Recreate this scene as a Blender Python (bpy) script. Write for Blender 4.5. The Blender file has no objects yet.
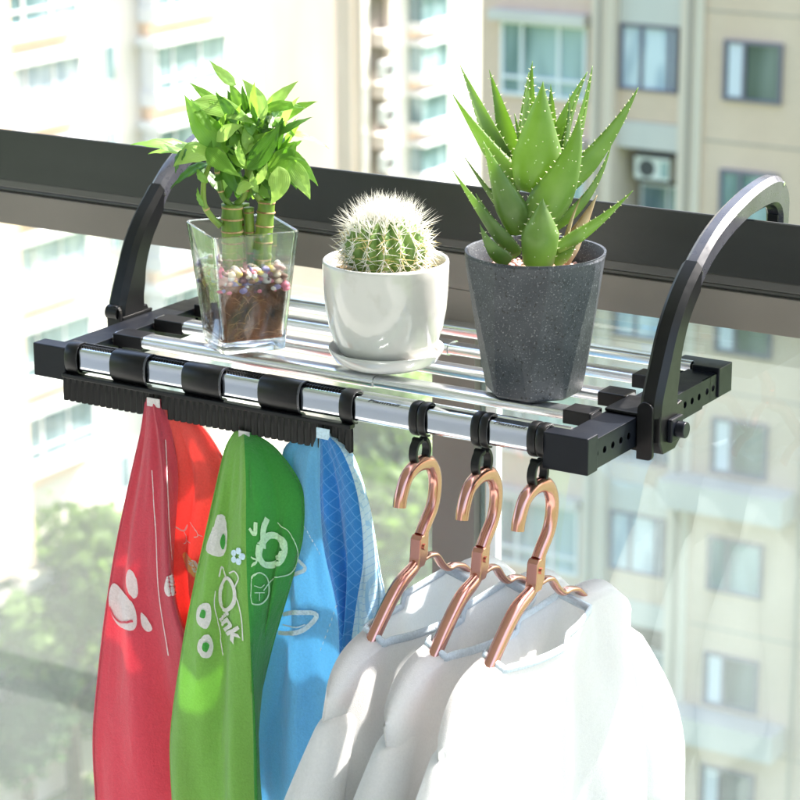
import bpy, bmesh, math, random
from math import sin, cos, pi, radians as rad
from mathutils import Vector as V, Matrix
C = bpy.context.scene.collection
rnd = random.Random(7)

# ------------------------------------------------------------------ camera numbers (calibrated on the rack)
F, YAW, PITCH, ROLL = 2524.68, .559729, .287239, -.003817
CAM = V((1.79236, -2.08876, .7352))
fwd = V((-sin(YAW)*cos(PITCH), cos(YAW)*cos(PITCH), -sin(PITCH)))
rgt = V((cos(YAW), sin(YAW), 0)); up = rgt.cross(fwd)
r2 = rgt*cos(ROLL) + up*sin(ROLL); u2 = -rgt*sin(ROLL) + up*cos(ROLL)
def ray(u, v): return fwd + r2*((u-400)/F) - u2*((v-400)/F)
def atY(u, v, Y): d = ray(u, v); return CAM + d*((Y-CAM.y)/d.y)
def atX(u, v, X): d = ray(u, v); return CAM + d*((X-CAM.x)/d.x)

# ------------------------------------------------------------------ materials
def mat(name, col=(.5,.5,.5), rough=.5, metal=0, spec=.5, trans=0, coat=0, sheen=0, sub=0):
    m = bpy.data.materials.new(name); m.use_nodes = True
    b = m.node_tree.nodes['Principled BSDF']
    b.inputs['Base Color'].default_value = (*col, 1); b.inputs['Roughness'].default_value = rough
    b.inputs['Metallic'].default_value = metal; b.inputs['Specular IOR Level'].default_value = spec
    b.inputs['Transmission Weight'].default_value = trans; b.inputs['Coat Weight'].default_value = coat
    b.inputs['Sheen Weight'].default_value = sheen
    if sub: b.inputs['Subsurface Weight'].default_value = sub; b.inputs['Subsurface Radius'].default_value = (.01,.01,.01); b.inputs['Subsurface Scale'].default_value = .5
    return m
def N(m, t, **kw):
    n = m.node_tree.nodes.new(t)
    for k, v in kw.items():
        if k.startswith('i_'):
            key = k[2:]; key = int(key) if key.isdigit() else key.replace('_', ' ')
            n.inputs[key].default_value = v
        else: setattr(n, k, v)
    return n
def L(m, a, b): m.node_tree.links.new(a, b)
def bsdf(m): return m.node_tree.nodes['Principled BSDF']
def mottle(m, c1, c2, scale=8, detail=5, lo=.35, hi=.65, coord='Object', stretch=(1,1,1), c3=None):
    tc = N(m, 'ShaderNodeTexCoord'); mp = N(m, 'ShaderNodeMapping'); mp.inputs['Scale'].default_value = stretch
    nz = N(m, 'ShaderNodeTexNoise', i_Scale=scale, i_Detail=detail)
    cr = N(m, 'ShaderNodeValToRGB'); cr.color_ramp.elements[0].position = lo; cr.color_ramp.elements[1].position = hi
    cr.color_ramp.elements[0].color = (*c1, 1); cr.color_ramp.elements[1].color = (*c2, 1)
    if c3: e = cr.color_ramp.elements.new((lo+hi)/2); e.color = (*c3, 1)
    L(m, tc.outputs[coord], mp.inputs[0]); L(m, mp.outputs[0], nz.inputs['Vector']); L(m, nz.outputs[0], cr.inputs[0])
    L(m, cr.outputs[0], bsdf(m).inputs['Base Color'])
    return tc, mp, nz, cr
def bump(m, scale, strength, dist=.001, detail=3, coord='Object', stretch=(1,1,1)):
    tc = N(m, 'ShaderNodeTexCoord'); mp = N(m, 'ShaderNodeMapping'); mp.inputs['Scale'].default_value = stretch
    nz = N(m, 'ShaderNodeTexNoise', i_Scale=scale, i_Detail=detail)
    b = N(m, 'ShaderNodeBump', i_Strength=strength, i_Distance=dist)
    L(m, tc.outputs[coord], mp.inputs[0]); L(m, mp.outputs[0], nz.inputs['Vector'])
    L(m, nz.outputs[0], b.inputs['Height']); L(m, b.outputs[0], bsdf(m).inputs['Normal'])
    return b
def rough_noise(m, scale, lo, hi):
    tc = N(m, 'ShaderNodeTexCoord'); nz = N(m, 'ShaderNodeTexNoise', i_Scale=scale, i_Detail=5)
    mr = N(m, 'ShaderNodeMapRange', i_3=lo, i_4=hi)
    L(m, tc.outputs['Object'], nz.inputs['Vector']); L(m, nz.outputs[0], mr.inputs[0]); L(m, mr.outputs[0], bsdf(m).inputs['Roughness'])
def translucent(m, col, fac):
    nt = m.node_tree; b = bsdf(m); out = nt.nodes['Material Output']
    t = N(m, 'ShaderNodeBsdfTranslucent'); t.inputs[0].default_value = (*col, 1)
    mx = N(m, 'ShaderNodeMixShader'); mx.inputs[0].default_value = fac
    L(m, b.outputs[0], mx.inputs[1]); L(m, t.outputs[0], mx.inputs[2]); L(m, mx.outputs[0], out.inputs[0])
    return t

M = {}
M['black'] = mat('black_painted_steel', (.005,.0065,.011), .36, 0, .25); rough_noise(M['black'], 60, .28, .5); bump(M['black'], 900, .12, .0003)
M['blackplastic'] = mat('black_plastic', (.006,.006,.007), .32, 0, .32); rough_noise(M['blackplastic'], 90, .25, .45)
M['combplastic'] = mat('black_comb_plastic', (.006,.006,.0065), .45, 0, .35); bump(M['combplastic'], 500, .2, .0003)
M['film'] = mat('scuffed_film_on_steel', (.1,.1,.125), .25, 0, .7); mottle(M['film'], (.03,.03,.037), (.075,.075,.09), 25, 8, .3, .8, stretch=(1,1,.5)); rough_noise(M['film'], 120, .12, .5)
M['hole'] = mat('hole_edge', (.006,.006,.006), .7)
M['chrome'] = mat('polished_steel', (.72,.77,.84), .10, 1); rough_noise(M['chrome'], 40, .05, .14)
bump(M['chrome'], 30, .02, .001, 2, stretch=(1,6,6))
M['chrome2'] = mat('polished_steel_tube', (.86,.88,.90), .26, 1); bump(M['chrome2'], 22, .06, .001, 2, stretch=(.4,6,6))
M['copper'] = mat('rose_copper_metal', (.60,.30,.25), .2, 1); rough_noise(M['copper'], 70, .13, .3); bump(M['copper'], 120, .05, .0004)
M['rail'] = mat('dark_rail_powder_coat', (.022,.023,.023), .42); mottle(M['rail'], (.013,.0145,.014), (.024,.026,.025), 5, 8, .3, .7, stretch=(.4,3,3)); bump(M['rail'], 700, .1, .0004)
M['brown'] = mat('brown_grey_aluminium', (.16,.14,.125), .5); mottle(M['brown'], (.15,.13,.115), (.185,.162,.145), 6, 7, .3, .7); bump(M['brown'], 700, .1, .0004)
M['lit_reveal'] = mat('white_lit_reveal', (.8,.81,.8), .5)  # mullion reveal, its sunlight put into the white colour
M['ceramic'] = mat('white_glazed_ceramic', (.72,.71,.68), .1, 0, .5, coat=.5); mottle(M['ceramic'], (.50,.48,.44), (.64,.63,.605), 26, 9, .2, .42); rough_noise(M['ceramic'], 22, .05, .2); bump(M['ceramic'], 14, .08, .002, 3)
M['roomwhite'] = mat('white_room_paint', (.42,.42,.42), .8)
M['tile'] = mat('pale_floor_tile', (.45,.45,.43), .5)

# window glass with painted reflection haze and dusty specks: thin pane = transparent + fresnel mirror + a little dust
def pane_mat(name, tint, haze):
    m = bpy.data.materials.new(name); m.use_nodes = True; nt = m.node_tree; nt.nodes.remove(bsdf(m)); out = nt.nodes['Material Output']
    tr = N(m, 'ShaderNodeBsdfTransparent'); tr.inputs[0].default_value = (*tint, 1)
    gl = N(m, 'ShaderNodeBsdfGlossy'); gl.inputs['Roughness'].default_value = .012; gl.inputs[0].default_value = (.95,1,1,1)
    fr = N(m, 'ShaderNodeFresnel'); fr.inputs[0].default_value = 1.9
    df = N(m, 'ShaderNodeBsdfDiffuse'); df.inputs[0].default_value = (.72,.78,.77,1)
    tl = N(m, 'ShaderNodeBsdfTranslucent'); tl.inputs[0].default_value = (.72,.8,.78,1)
    a = N(m, 'ShaderNodeMixShader'); L(m, fr.outputs[0], a.inputs[0]); L(m, tr.outputs[0], a.inputs[1]); L(m, gl.outputs[0], a.inputs[2])
    d = N(m, 'ShaderNodeMixShader'); d.inputs[0].default_value = .5; L(m, df.outputs[0], d.inputs[1]); L(m, tl.outputs[0], d.inputs[2])
    tc = N(m, 'ShaderNodeTexCoord'); nz = N(m, 'ShaderNodeTexNoise', i_Scale=3.0, i_Detail=6); vz = N(m, 'ShaderNodeTexVoronoi', i_Scale=140)
    L(m, tc.outputs['Object'], nz.inputs['Vector']); L(m, tc.outputs['Object'], vz.inputs['Vector'])
    mr = N(m, 'ShaderNodeMapRange', i_1=.3, i_2=.75, i_3=haze*.5, i_4=haze*1.5); L(m, nz.outputs[0], mr.inputs[0])
    lt = N(m, 'ShaderNodeMath', operation='LESS_THAN'); lt.inputs[1].default_value = .07; L(m, vz.outputs['Distance'], lt.inputs[0])
    n2 = N(m, 'ShaderNodeTexNoise', i_Scale=9.0); L(m, tc.outputs['Object'], n2.inputs['Vector'])
    gt = N(m, 'ShaderNodeMath', operation='GREATER_THAN'); gt.inputs[1].default_value = .56; L(m, n2.outputs[0], gt.inputs[0])
    mu = N(m, 'ShaderNodeMath', operation='MULTIPLY'); L(m, lt.outputs[0], mu.inputs[0]); L(m, gt.outputs[0], mu.inputs[1])
    mu2 = N(m, 'ShaderNodeMath', operation='MULTIPLY_ADD'); mu2.inputs[1].default_value = .3; L(m, mu.outputs[0], mu2.inputs[0]); L(m, mr.outputs[0], mu2.inputs[2])
    f = N(m, 'ShaderNodeMixShader'); L(m, mu2.outputs[0], f.inputs[0]); L(m, a.outputs[0], f.inputs[1]); L(m, d.outputs[0], f.inputs[2])
    L(m, f.outputs[0], out.inputs[0]); return m
M['pane_clear'] = pane_mat('hazy_clear_glass', (.94,.97,.95), .085)
M['pane_tint'] = pane_mat('hazy_green_glass', (.82,.89,.87), .10)
# vase glass: real refraction, part of the light passing straight
def vase_mat():
    m = bpy.data.materials.new('vase_glass'); m.use_nodes = True; nt = m.node_tree; nt.nodes.remove(bsdf(m)); out = nt.nodes['Material Output']
    g = N(m, 'ShaderNodeBsdfGlass'); g.inputs['Roughness'].default_value = .0; g.inputs['IOR'].default_value = 1.47; g.inputs[0].default_value = (.97,.99,.99,1)
    t = N(m, 'ShaderNodeBsdfTransparent'); t.inputs[0].default_value = (.95,.97,.97,1)
    x = N(m, 'ShaderNodeMixShader'); x.inputs[0].default_value = .22; L(m, g.outputs[0], x.inputs[1]); L(m, t.outputs[0], x.inputs[2]); L(m, x.outputs[0], out.inputs[0])
    tc = N(m, 'ShaderNodeTexCoord'); nz = N(m, 'ShaderNodeTexNoise', i_Scale=35.0, i_Detail=1); b = N(m, 'ShaderNodeBump', i_Strength=.15, i_Distance=.002)
    L(m, tc.outputs['Object'], nz.inputs['Vector']); L(m, nz.outputs[0], b.inputs['Height']); L(m, b.outputs[0], g.inputs['Normal'])
    return m
M['vase'] = vase_mat()
M['soil'] = mat('dark_coir_soil', (.1,.04,.02), .9); mottle(M['soil'], (.02,.009,.006), (.30,.12,.055), 55, 8, .32, .72, stretch=(1,1,.6)); bump(M['soil'], 160, 1, .003, 6)
M['soil2'] = mat('tan_gritty_soil', (.3,.2,.12), .95); mottle(M['soil2'], (.08,.05,.03), (.5,.36,.22), 140, 6, .35, .65); bump(M['soil2'], 200, 1, .003, 6)
for n, c in dict(pink=(.62,.18,.26), rose=(.55,.33,.3), plum=(.16,.07,.09), cream=(.75,.62,.48), violet=(.25,.22,.42), ochre=(.6,.45,.12), white=(.75,.7,.68), brownp=(.2,.1,.07)).items():
    M['peb_'+n] = mat('pebble_'+n, c, .5)
M['bamboo'] = mat('green_bamboo_stem', (.14,.26,.03), .4); mottle(M['bamboo'], (.08,.19,.015), (.3,.42,.07), 60, 3, .35, .7, stretch=(1,1,.3)); translucent(M['bamboo'], (.4,.5,.08), .12)
M['node'] = mat('tan_stem_ring', (.42,.24,.1), .7); mottle(M['node'], (.25,.13,.05), (.6,.42,.2), 90)
def leafmat(name, a, b, tr, f=.42, rough=.33):
    m = mat(name, a, rough, 0, .5); mottle(m, a, b, 28, 3, .35, .7); translucent(m, tr, f)
    at = N(m, 'ShaderNodeAttribute', attribute_name='across'); mu = N(m, 'ShaderNodeMath', operation='MULTIPLY'); mu.inputs[1].default_value = 34; L(m, at.outputs['Fac'], mu.inputs[0])
    sn = N(m, 'ShaderNodeMath', operation='SINE'); L(m, mu.outputs[0], sn.inputs[0]); b = N(m, 'ShaderNodeBump', i_Strength=.2, i_Distance=.0005); L(m, sn.outputs[0], b.inputs['Height']); L(m, b.outputs[0], bsdf(m).inputs['Normal'])
    old = bsdf(m).inputs['Base Color'].links[0].from_socket; mr = N(m, 'ShaderNodeMapRange', i_1=-1, i_2=1, i_3=.93, i_4=1.05); L(m, sn.outputs[0], mr.inputs[0])
    vm = N(m, 'ShaderNodeVectorMath', operation='SCALE'); L(m, old, vm.inputs[0]); L(m, mr.outputs[0], vm.inputs['Scale']); L(m, vm.outputs[0], bsdf(m).inputs['Base Color'])
    return m
M['leafA'] = leafmat('bright_green_leaf', (.10,.25,.025), (.19,.37,.05), (.30,.60,.06), .38)
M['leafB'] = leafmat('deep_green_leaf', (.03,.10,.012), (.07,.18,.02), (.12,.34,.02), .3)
M['leafC'] = leafmat('yellow_green_leaf', (.20,.38,.06), (.33,.50,.13), (.45,.72,.14), .4)
# aloe: green with small pale spots
ma = mat('aloe_flesh', (.06,.16,.03), .35, 0, .5)
tc, mp, nz, cr = mottle(ma, (.065,.125,.04), (.20,.29,.11), 34, 5, .3, .72)
vz = N(ma, 'ShaderNodeTexVoronoi', i_Scale=150); L(ma, tc.outputs['Object'], vz.inputs['Vector'])
lt = N(ma, 'ShaderNodeMath', operation='LESS_THAN'); lt.inputs[1].default_value = .16; L(ma, vz.outputs['Distance'], lt.inputs[0])
n2 = N(ma, 'ShaderNodeTexNoise', i_Scale=48); L(ma, tc.outputs['Object'], n2.inputs['Vector'])
gt = N(ma, 'ShaderNodeMath', operation='GREATER_THAN'); gt.inputs[1].default_value = .57; L(ma, n2.outputs[0], gt.inputs[0])
mu = N(ma, 'ShaderNodeMath', operation='MULTIPLY'); L(ma, lt.outputs[0], mu.inputs[0]); L(ma, gt.outputs[0], mu.inputs[1])
mx = N(ma, 'ShaderNodeMix', data_type='RGBA'); mx.inputs[7].default_value = (.62,.72,.5,1); L(ma, mu.outputs[0], mx.inputs[0]); L(ma, cr.outputs[0], mx.inputs[6]); L(ma, mx.outputs[2], bsdf(ma).inputs['Base Color'])
translucent(ma, (.42,.62,.13), .45); bump(ma, 70, .1, .001); M['aloe'] = ma
M['thorn'] = mat('pale_thorn', (.78,.8,.62), .5); translucent(M['thorn'], (.9,.9,.6), .4)
M['dryleaf'] = mat('dry_tan_leaf', (.45,.36,.2), .8); mottle(M['dryleaf'], (.25,.15,.07), (.66,.56,.36), 45, 5, stretch=(1,1,.3)); translucent(M['dryleaf'], (.7,.55,.3), .25)
M['cactus'] = mat('cactus_flesh', (.12,.24,.06), .5); mottle(M['cactus'], (.09,.2,.04), (.26,.4,.1), 45, 3); translucent(M['cactus'], (.3,.5,.1), .12)
M['spine'] = mat('pale_cactus_spine', (.9,.89,.84), .5); translucent(M['spine'], (.95,.94,.9), .35)
M['spine2'] = mat('golden_cactus_spine', (.62,.5,.2), .5)
M['areole'] = mat('woolly_areole', (.8,.75,.55), .9)
# speckled stone pot
mp_ = mat('speckled_dark_stone', (.1,.11,.12), .55); tc, mpp, nz, cr = mottle(mp_, (.020,.025,.034), (.055,.061,.072), 30, 8, .3, .7)
vz = N(mp_, 'ShaderNodeTexVoronoi', i_Scale=420); L(mp_, tc.outputs['Object'], vz.inputs['Vector'])
n3 = N(mp_, 'ShaderNodeTexNoise', i_Scale=520, i_Detail=2); L(mp_, tc.outputs['Object'], n3.inputs['Vector'])
g3 = N(mp_, 'ShaderNodeValToRGB'); g3.color_ramp.elements[0].position = .60; g3.color_ramp.elements[1].position = .70; L(mp_, n3.outputs[0], g3.inputs[0])
mx = N(mp_, 'ShaderNodeMix', data_type='RGBA'); mx.inputs[7].default_value = (.16,.17,.18,1); L(mp_, g3.outputs[0], mx.inputs[0]); L(mp_, cr.outputs[0], mx.inputs[6])
n4 = N(mp_, 'ShaderNodeTexNoise', i_Scale=300, i_Detail=2); mpx = N(mp_, 'ShaderNodeMapping'); mpx.inputs['Location'].default_value = (3,3,3); L(mp_, tc.outputs['Object'], mpx.inputs[0]); L(mp_, mpx.outputs[0], n4.inputs['Vector'])
g4 = N(mp_, 'ShaderNodeValToRGB'); g4.color_ramp.elements[0].position = .62; g4.color_ramp.elements[1].position = .68; L(mp_, n4.outputs[0], g4.inputs[0])
mx2 = N(mp_, 'ShaderNodeMix', data_type='RGBA'); mx2.inputs[7].default_value = (.012,.013,.015,1); L(mp_, g4.outputs[0], mx2.inputs[0]); L(mp_, mx.outputs[2], mx2.inputs[6]); L(mp_, mx2.outputs[2], bsdf(mp_).inputs['Base Color'])
bump(mp_, 240, .35, .001, 4); M['stone'] = mp_
# textiles
def cloth(name, col, tr=None, f=.25, wscale=620, wr=.55):
    m = mat(name, col, .95, 0, .12, sheen=.35)
    mottle(m, tuple(c*.86 for c in col), tuple(min(.92, c*1.08) for c in col), 420, 4, .3, .7)
    b1 = bump(m, wscale, .8, .0012, 4)
    tc = N(m, 'ShaderNodeTexCoord'); mp = N(m, 'ShaderNodeMapping'); mp.inputs['Scale'].default_value = (1, 1, .38); nz = N(m, 'ShaderNodeTexNoise', i_Scale=42.0, i_Detail=3); nz.inputs['Distortion'].default_value = .8
    b2 = N(m, 'ShaderNodeBump', i_Strength=wr, i_Distance=.006); L(m, tc.outputs['Object'], mp.inputs[0]); L(m, mp.outputs[0], nz.inputs['Vector']); L(m, nz.outputs[0], b2.inputs['Height']); L(m, b2.outputs[0], b1.inputs['Normal'])
    if tr: translucent(m, tr, f)
    return m
M['shirt'] = cloth('white_cotton', (.9,.9,.905), (.97,.97,.97), .6, 900, .25)
M['shirt_rib'] = cloth('pale_blue_rib_cotton', (.62,.70,.78), (.7,.76,.82), .2)
M['shirt_seam'] = cloth('pale_pink_seam', (.8,.6,.6))
M['t_red'] = cloth('rose_red_towel', (.66,.10,.15), (.85,.16,.2), 0.38)
M['t_coral'] = cloth('coral_towel', (.88,.16,.14), (.95,.2,.18), 0.42)
M['t_green'] = cloth('light_green_towel', (.27,.53,.13), (.42,.75,.16), 0.4)
M['t_green2'] = cloth('deep_green_towel', (.07,.36,.07), (.12,.6,.1), 0.3)
M['t_sky'] = cloth('sky_blue_towel', (.2,.5,.78), (.3,.68,.92), 0.4)
M['t_white'] = cloth('white_weave_print', (.82,.78,.8), (.85,.8,.82), .25)
M['t_greenpale'] = cloth('pale_green_weave_print', (.50,.74,.46))
M['t_skypale'] = cloth('pale_blue_weave_print', (.55,.72,.85))
M['t_orange'] = cloth('orange_weave_print', (.9,.4,.15))
def gridcloth(name, base, line, scale, rot, width=.08):
    m = cloth(name, base); tc = N(m, 'ShaderNodeTexCoord'); mp = N(m, 'ShaderNodeMapping'); mp.inputs['Rotation'].default_value = (0, 0, rot)
    mp0 = N(m, 'ShaderNodeMapping'); mp0.inputs['Rotation'].default_value = (rad(90), 0, 0)
    L(m, tc.outputs['Object'], mp0.inputs[0]); L(m, mp0.outputs[0], mp.inputs[0])
    br = N(m, 'ShaderNodeTexBrick'); br.offset = 0; br.inputs['Color1'].default_value = (*base, 1); br.inputs['Color2'].default_value = (*base, 1); br.inputs['Mortar'].default_value = (*line, 1)
    br.inputs['Scale'].default_value = scale; br.inputs['Mortar Size'].default_value = width; br.inputs['Brick Width'].default_value = 1; br.inputs['Row Height'].default_value = 1
    L(m, mp.outputs[0], br.inputs['Vector']); L(m, br.outputs[0], bsdf(m).inputs['Base Color']); translucent(m, tuple(min(1, c*1.3) for c in base), .2); return m
M['t_blue'] = gridcloth('deep_blue_quilted_towel', (.035,.22,.58), (.10,.34,.70), 95, rad(45), .05)
M['t_check'] = gridcloth('pale_blue_check_towel', (.55,.74,.88), (.3,.55,.8), 130, 0, .07)
# buildings
def wallm(name, a, b, scale=.6):
    m = mat(name, a, .85, 0, .2); mottle(m, a, b, scale, 8, .3, .7, stretch=(1,1,.35)); return m
M['w_white'] = wallm('white_render', (.66,.62,.57), (.74,.70,.65))
def tiles(m, sc):
    tc = N(m, 'ShaderNodeTexCoord'); mp = N(m, 'ShaderNodeMapping'); mp.inputs['Rotation'].default_value = (rad(90), 0, 0); br = N(m, 'ShaderNodeTexBrick'); br.inputs['Scale'].default_value = sc; br.inputs['Color1'].default_value = (1,1,1,1); br.inputs['Color2'].default_value = (.97,.97,.97,1); br.inputs['Mortar'].default_value = (.93,.93,.93,1); br.inputs['Mortar Size'].default_value = .02
    L(m, tc.outputs['Object'], mp.inputs[0]); L(m, mp.outputs[0], br.inputs['Vector']); old = bsdf(m).inputs['Base Color'].links[0].from_socket; mx = N(m, 'ShaderNodeMix', data_type='RGBA', blend_type='MULTIPLY'); mx.inputs[0].default_value = 1
    L(m, old, mx.inputs[6]); L(m, br.outputs[0], mx.inputs[7]); L(m, mx.outputs[2], bsdf(m).inputs['Base Color'])
M['w_tan'] = wallm('tan_facade_tile', (.62,.45,.345), (.68,.51,.40))
M['w_tan2'] = wallm('pale_tan_facade', (.64,.53,.44), (.70,.59,.50))
tiles(M['w_tan'], 1.6)
M['w_grey'] = wallm('grey_beige_facade', (.33,.285,.25), (.39,.34,.3))  # facade grey; on the recessed wall it stands for shadow
M['w_peach'] = wallm('peach_facade', (.68,.50,.36), (.74,.56,.42))
M['w_slab'] = wallm('pale_grey_slab', (.52,.48,.45), (.6,.56,.52))
M['bframe'] = mat('white_window_frame', (.72,.73,.75), .5)
M['bframe_dk'] = mat('dark_window_frame', (.17,.15,.2), .5)
def bglass(name, c1, c2, scale, spec=.9):
    m = mat(name, c1, .12, 0, spec); mottle(m, c1, c2, scale, 2, .42, .6, stretch=(1,1,.25)); return m
M['bglass'] = bglass('teal_window_glass', (.10,.17,.2), (.32,.42,.46), .9)
M['bglass2'] = bglass('dim_window_glass', (.035,.055,.07), (.16,.19,.2), .7)
M['bcurtain'] = bglass('curtained_window_glass', (.36,.43,.52), (.60,.66,.72), 2.2, .4)
M['acwhite'] = mat('ac_white', (.72,.72,.70), .5); M['acdark'] = mat('ac_grille', (.07,.07,.075), .6)
M['recess'] = mat('recess_shade_wall', (.16,.14,.12), .9)  # dark base colour paints in the shade of the recesses
M['grass'] = mat('lawn', (.07,.12,.03), .95); mottle(M['grass'], (.05,.10,.02), (.13,.19,.05), .25, 6)
M['path'] = mat('pale_paving', (.5,.48,.44), .8); mottle(M['path'], (.42,.4,.37), (.54,.52,.48), 2)
M['bark'] = mat('bark', (.09,.06,.04), .9); mottle(M['bark'], (.05,.035,.02), (.14,.1,.07), 6)
def fol(name, a, b, tr):
    m = mat(name, a, .6, 0, .3); mottle(m, a, b, .8, 2); translucent(m, tr, .35); return m
M['fol1'] = fol('mid_green_foliage', (.07,.12,.03), (.12,.19,.05), (.2,.34,.06))
M['fol2'] = fol('blue_green_foliage', (.05,.10,.05), (.09,.15,.07), (.12,.24,.08))
M['fol3'] = fol('light_green_foliage', (.10,.17,.03), (.16,.25,.05), (.24,.38,.05))

# ------------------------------------------------------------------ helpers
def tag(o, label=None, cat=None, group=None, kind=None):
    if label: o['label'] = label
    if cat: o['category'] = cat
    if group: o['group'] = group
    if kind: o['kind'] = kind
    return o
def thing(name, label, cat, loc=(0,0,0), rz=0, group=None):
    o = bpy.data.objects.new(name, None); C.objects.link(o); o.location = loc; o.rotation_euler = (0,0,rz); o.empty_display_size = .05
    return tag(o, label, cat, group)
def obj(name, bm, m, parent=None, smooth=False, bev=0, world=True, label=None, mats=None, autosmooth=None):
    """one mesh object; world=True: vertices are in world coordinates and are moved into the parent's frame"""
    root = parent
    while root is not None and root.parent: root = root.parent
    if root is not None and world:
        Mx = (Matrix.Translation(root.location) @ Matrix.Rotation(root.rotation_euler.z, 4, 'Z')).inverted()
        bmesh.ops.transform(bm, matrix=Mx, verts=bm.verts)
    me = bpy.data.meshes.new(name); bm.normal_update(); bm.to_mesh(me); bm.free()
    for mm in (mats or [m]): me.materials.append(mm)
    o = bpy.data.objects.new(name, me); C.objects.link(o)
    if parent: o.parent = parent
    if smooth: me.polygons.foreach_set('use_smooth', [True]*len(me.polygons))
    if autosmooth:
        try: me.set_sharp_from_angle(angle=rad(autosmooth))
        except Exception: pass
    if bev:
        b = o.modifiers.new('bevel', 'BEVEL'); b.width = bev; b.segments = 2; b.limit_method = 'ANGLE'; b.angle_limit = rad(40); b.harden_normals = False
    if label: o['label'] = label
    return o
def copy_tree(o, parent=None):
    c = o.copy(); C.objects.link(c); c.parent = parent
    for ch in list(o.children): copy_tree(ch, c)
    return c
def box(bm, x0, x1, y0, y1, z0, z1, mi=0):
    vs = [bm.verts.new((x, y, z)) for x in (x0,x1) for y in (y0,y1) for z in (z0,z1)]
    for f in ((0,1,3,2),(4,6,7,5),(0,4,5,1),(2,3,7,6),(0,2,6,4),(1,5,7,3)):
        fa = bm.faces.new([vs[i] for i in f]); fa.material_index = mi
    return vs
def loft(bm, rings, close=True, caps=True, mi=0):
    """rings: lists of points, joined ring to ring"""
    vr = [[bm.verts.new(p) for p in r] for r in rings]; n = len(vr[0])
    for a, b in zip(vr, vr[1:]):
        for i in range(n if close else n-1):
            j = (i+1) % n
            try: bm.faces.new((a[i], a[j], b[j], b[i])).material_index = mi
            except ValueError: pass
    if caps and close:
        bm.faces.new(list(reversed(vr[0]))).material_index = mi; bm.faces.new(vr[-1]).material_index = mi
    return vr
def tube(bm, pts, r, n=12, caps=True, flat=None, mi=0):
    """round (or flattened: flat=(axis vector, factor)) tube along pts with parallel-transported frame"""
    pts = [V(p) for p in pts]; rs = r if isinstance(r, (list, tuple)) else [r]*len(pts)
    T = [(pts[min(i+1, len(pts)-1)]-pts[max(i-1, 0)]).normalized() for i in range(len(pts))]
    ref = V((0,0,1)) if abs(T[0].z) < .9 else V((1,0,0)); a = T[0].cross(ref).normalized(); rings = []
    for p, t, rr in zip(pts, T, rs):
        a = (a - t*a.dot(t)).normalized(); b = t.cross(a); ring = []
        for k in range(n):
            d = a*cos(2*pi*k/n) + b*sin(2*pi*k/n)
            if flat:
                ax, fc = flat; ax = V(ax); d = d + ax*(d.dot(ax)*(fc-1))
            ring.append(p+d*rr)
        rings.append(ring)
    return loft(bm, rings, True, caps, mi)
def smooth_path(pts, sub=6):
    """Catmull-Rom through the points"""
    pts = [V(p) for p in pts]; out = []
    P = [pts[0]*2-pts[1]] + pts + [pts[-1]*2-pts[-2]]
    for i in range(1, len(P)-2):
        for k in range(sub):
            t = k/sub; a, b, c, d = P[i-1], P[i], P[i+1], P[i+2]
            out.append(.5*((2*b)+(c-a)*t+(2*a-5*b+4*c-d)*t*t+(3*b-a-3*c+d)*t**3))
    out.append(pts[-1]); return out
def lathe(bm, prof, n=64, c=(0,0,0), rf=None):
    c = V(c); rings = []
    for (r, z) in prof:
        rings.append([c+V(((rf(2*pi*k/n, r, z) if rf else r)*cos(2*pi*k/n), (rf(2*pi*k/n, r, z) if rf else r)*sin(2*pi*k/n), z)) for k in range(n)])
    loft(bm, rings, True, False)
    return bm
def B(): return bmesh.new()

# ================================================================== DRYING RACK
W, D, H = .70, .333, .038
rack = thing('drying_rack', 'black framed steel drying rack hooked over the window rail, carrying three potted plants', 'drying rack', (W/2, .16, 0))
def holes_plate(bm, X, thick, y0, y1, z0, z1, holes, r=.0038):
    """wall plate at X with true round holes"""
    zc = (z0+z1)/2; hw = (z1-z0)/2; hw = min(hw, .008)
    for xx, flip in ((X, 1), (X-thick, -1)):
        edges = [y0]
        for h in holes: edges += [h-hw, h+hw]
        edges.append(y1)
        def q(a, b, c, d):
            if abs(b-a) > 1e-5 and abs(d-c) > 1e-5: bm.faces.new([bm.verts.new(p) for p in ((xx,a,c),(xx,b,c),(xx,b,d),(xx,a,d))])
        for i in range(0, len(edges)-1, 2): q(edges[i], edges[i+1], z0, z1)
        for h in holes:
            q(h-hw, h+hw, z0, zc-hw); q(h-hw, h+hw, zc+hw, z1)
            n = 16; ci = []; sq = []
            for k in range(n):
                a = 2*pi*(k+.5)/n; c_, s_ = cos(a), sin(a); m = hw/max(abs(c_), abs(s_))
                ci.append(bm.verts.new((xx, h+r*c_, zc+r*s_))); sq.append(bm.verts.new((xx, h+m*c_, zc+m*s_)))
            for k in range(n): j = (k+1) % n; bm.faces.new((ci[k], ci[j], sq[j], sq[k]))
            # corner triangles
            for k in range(n):
                j = (k+1) % n; a, b = sq[k].co, sq[j].co
                if abs(a.y-b.y) > 1e-6 and abs(a.z-b.z) > 1e-6:
                    cy = h + (hw if (a.y+b.y)/2 > h else -hw); cz = zc + (hw if (a.z+b.z)/2 > zc else -hw)
                    bm.faces.new((sq[k], sq[j], bm.verts.new((xx, cy, cz))))
    for h in holes:   # hole walls
        n = 16; loft(bm, [[(X-t, h+r*cos(2*pi*k/n), zc+r*sin(2*pi*k/n)) for k in range(n)] for t in (0, thick)], True, False)
zt, zb = -.005, -.036
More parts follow.
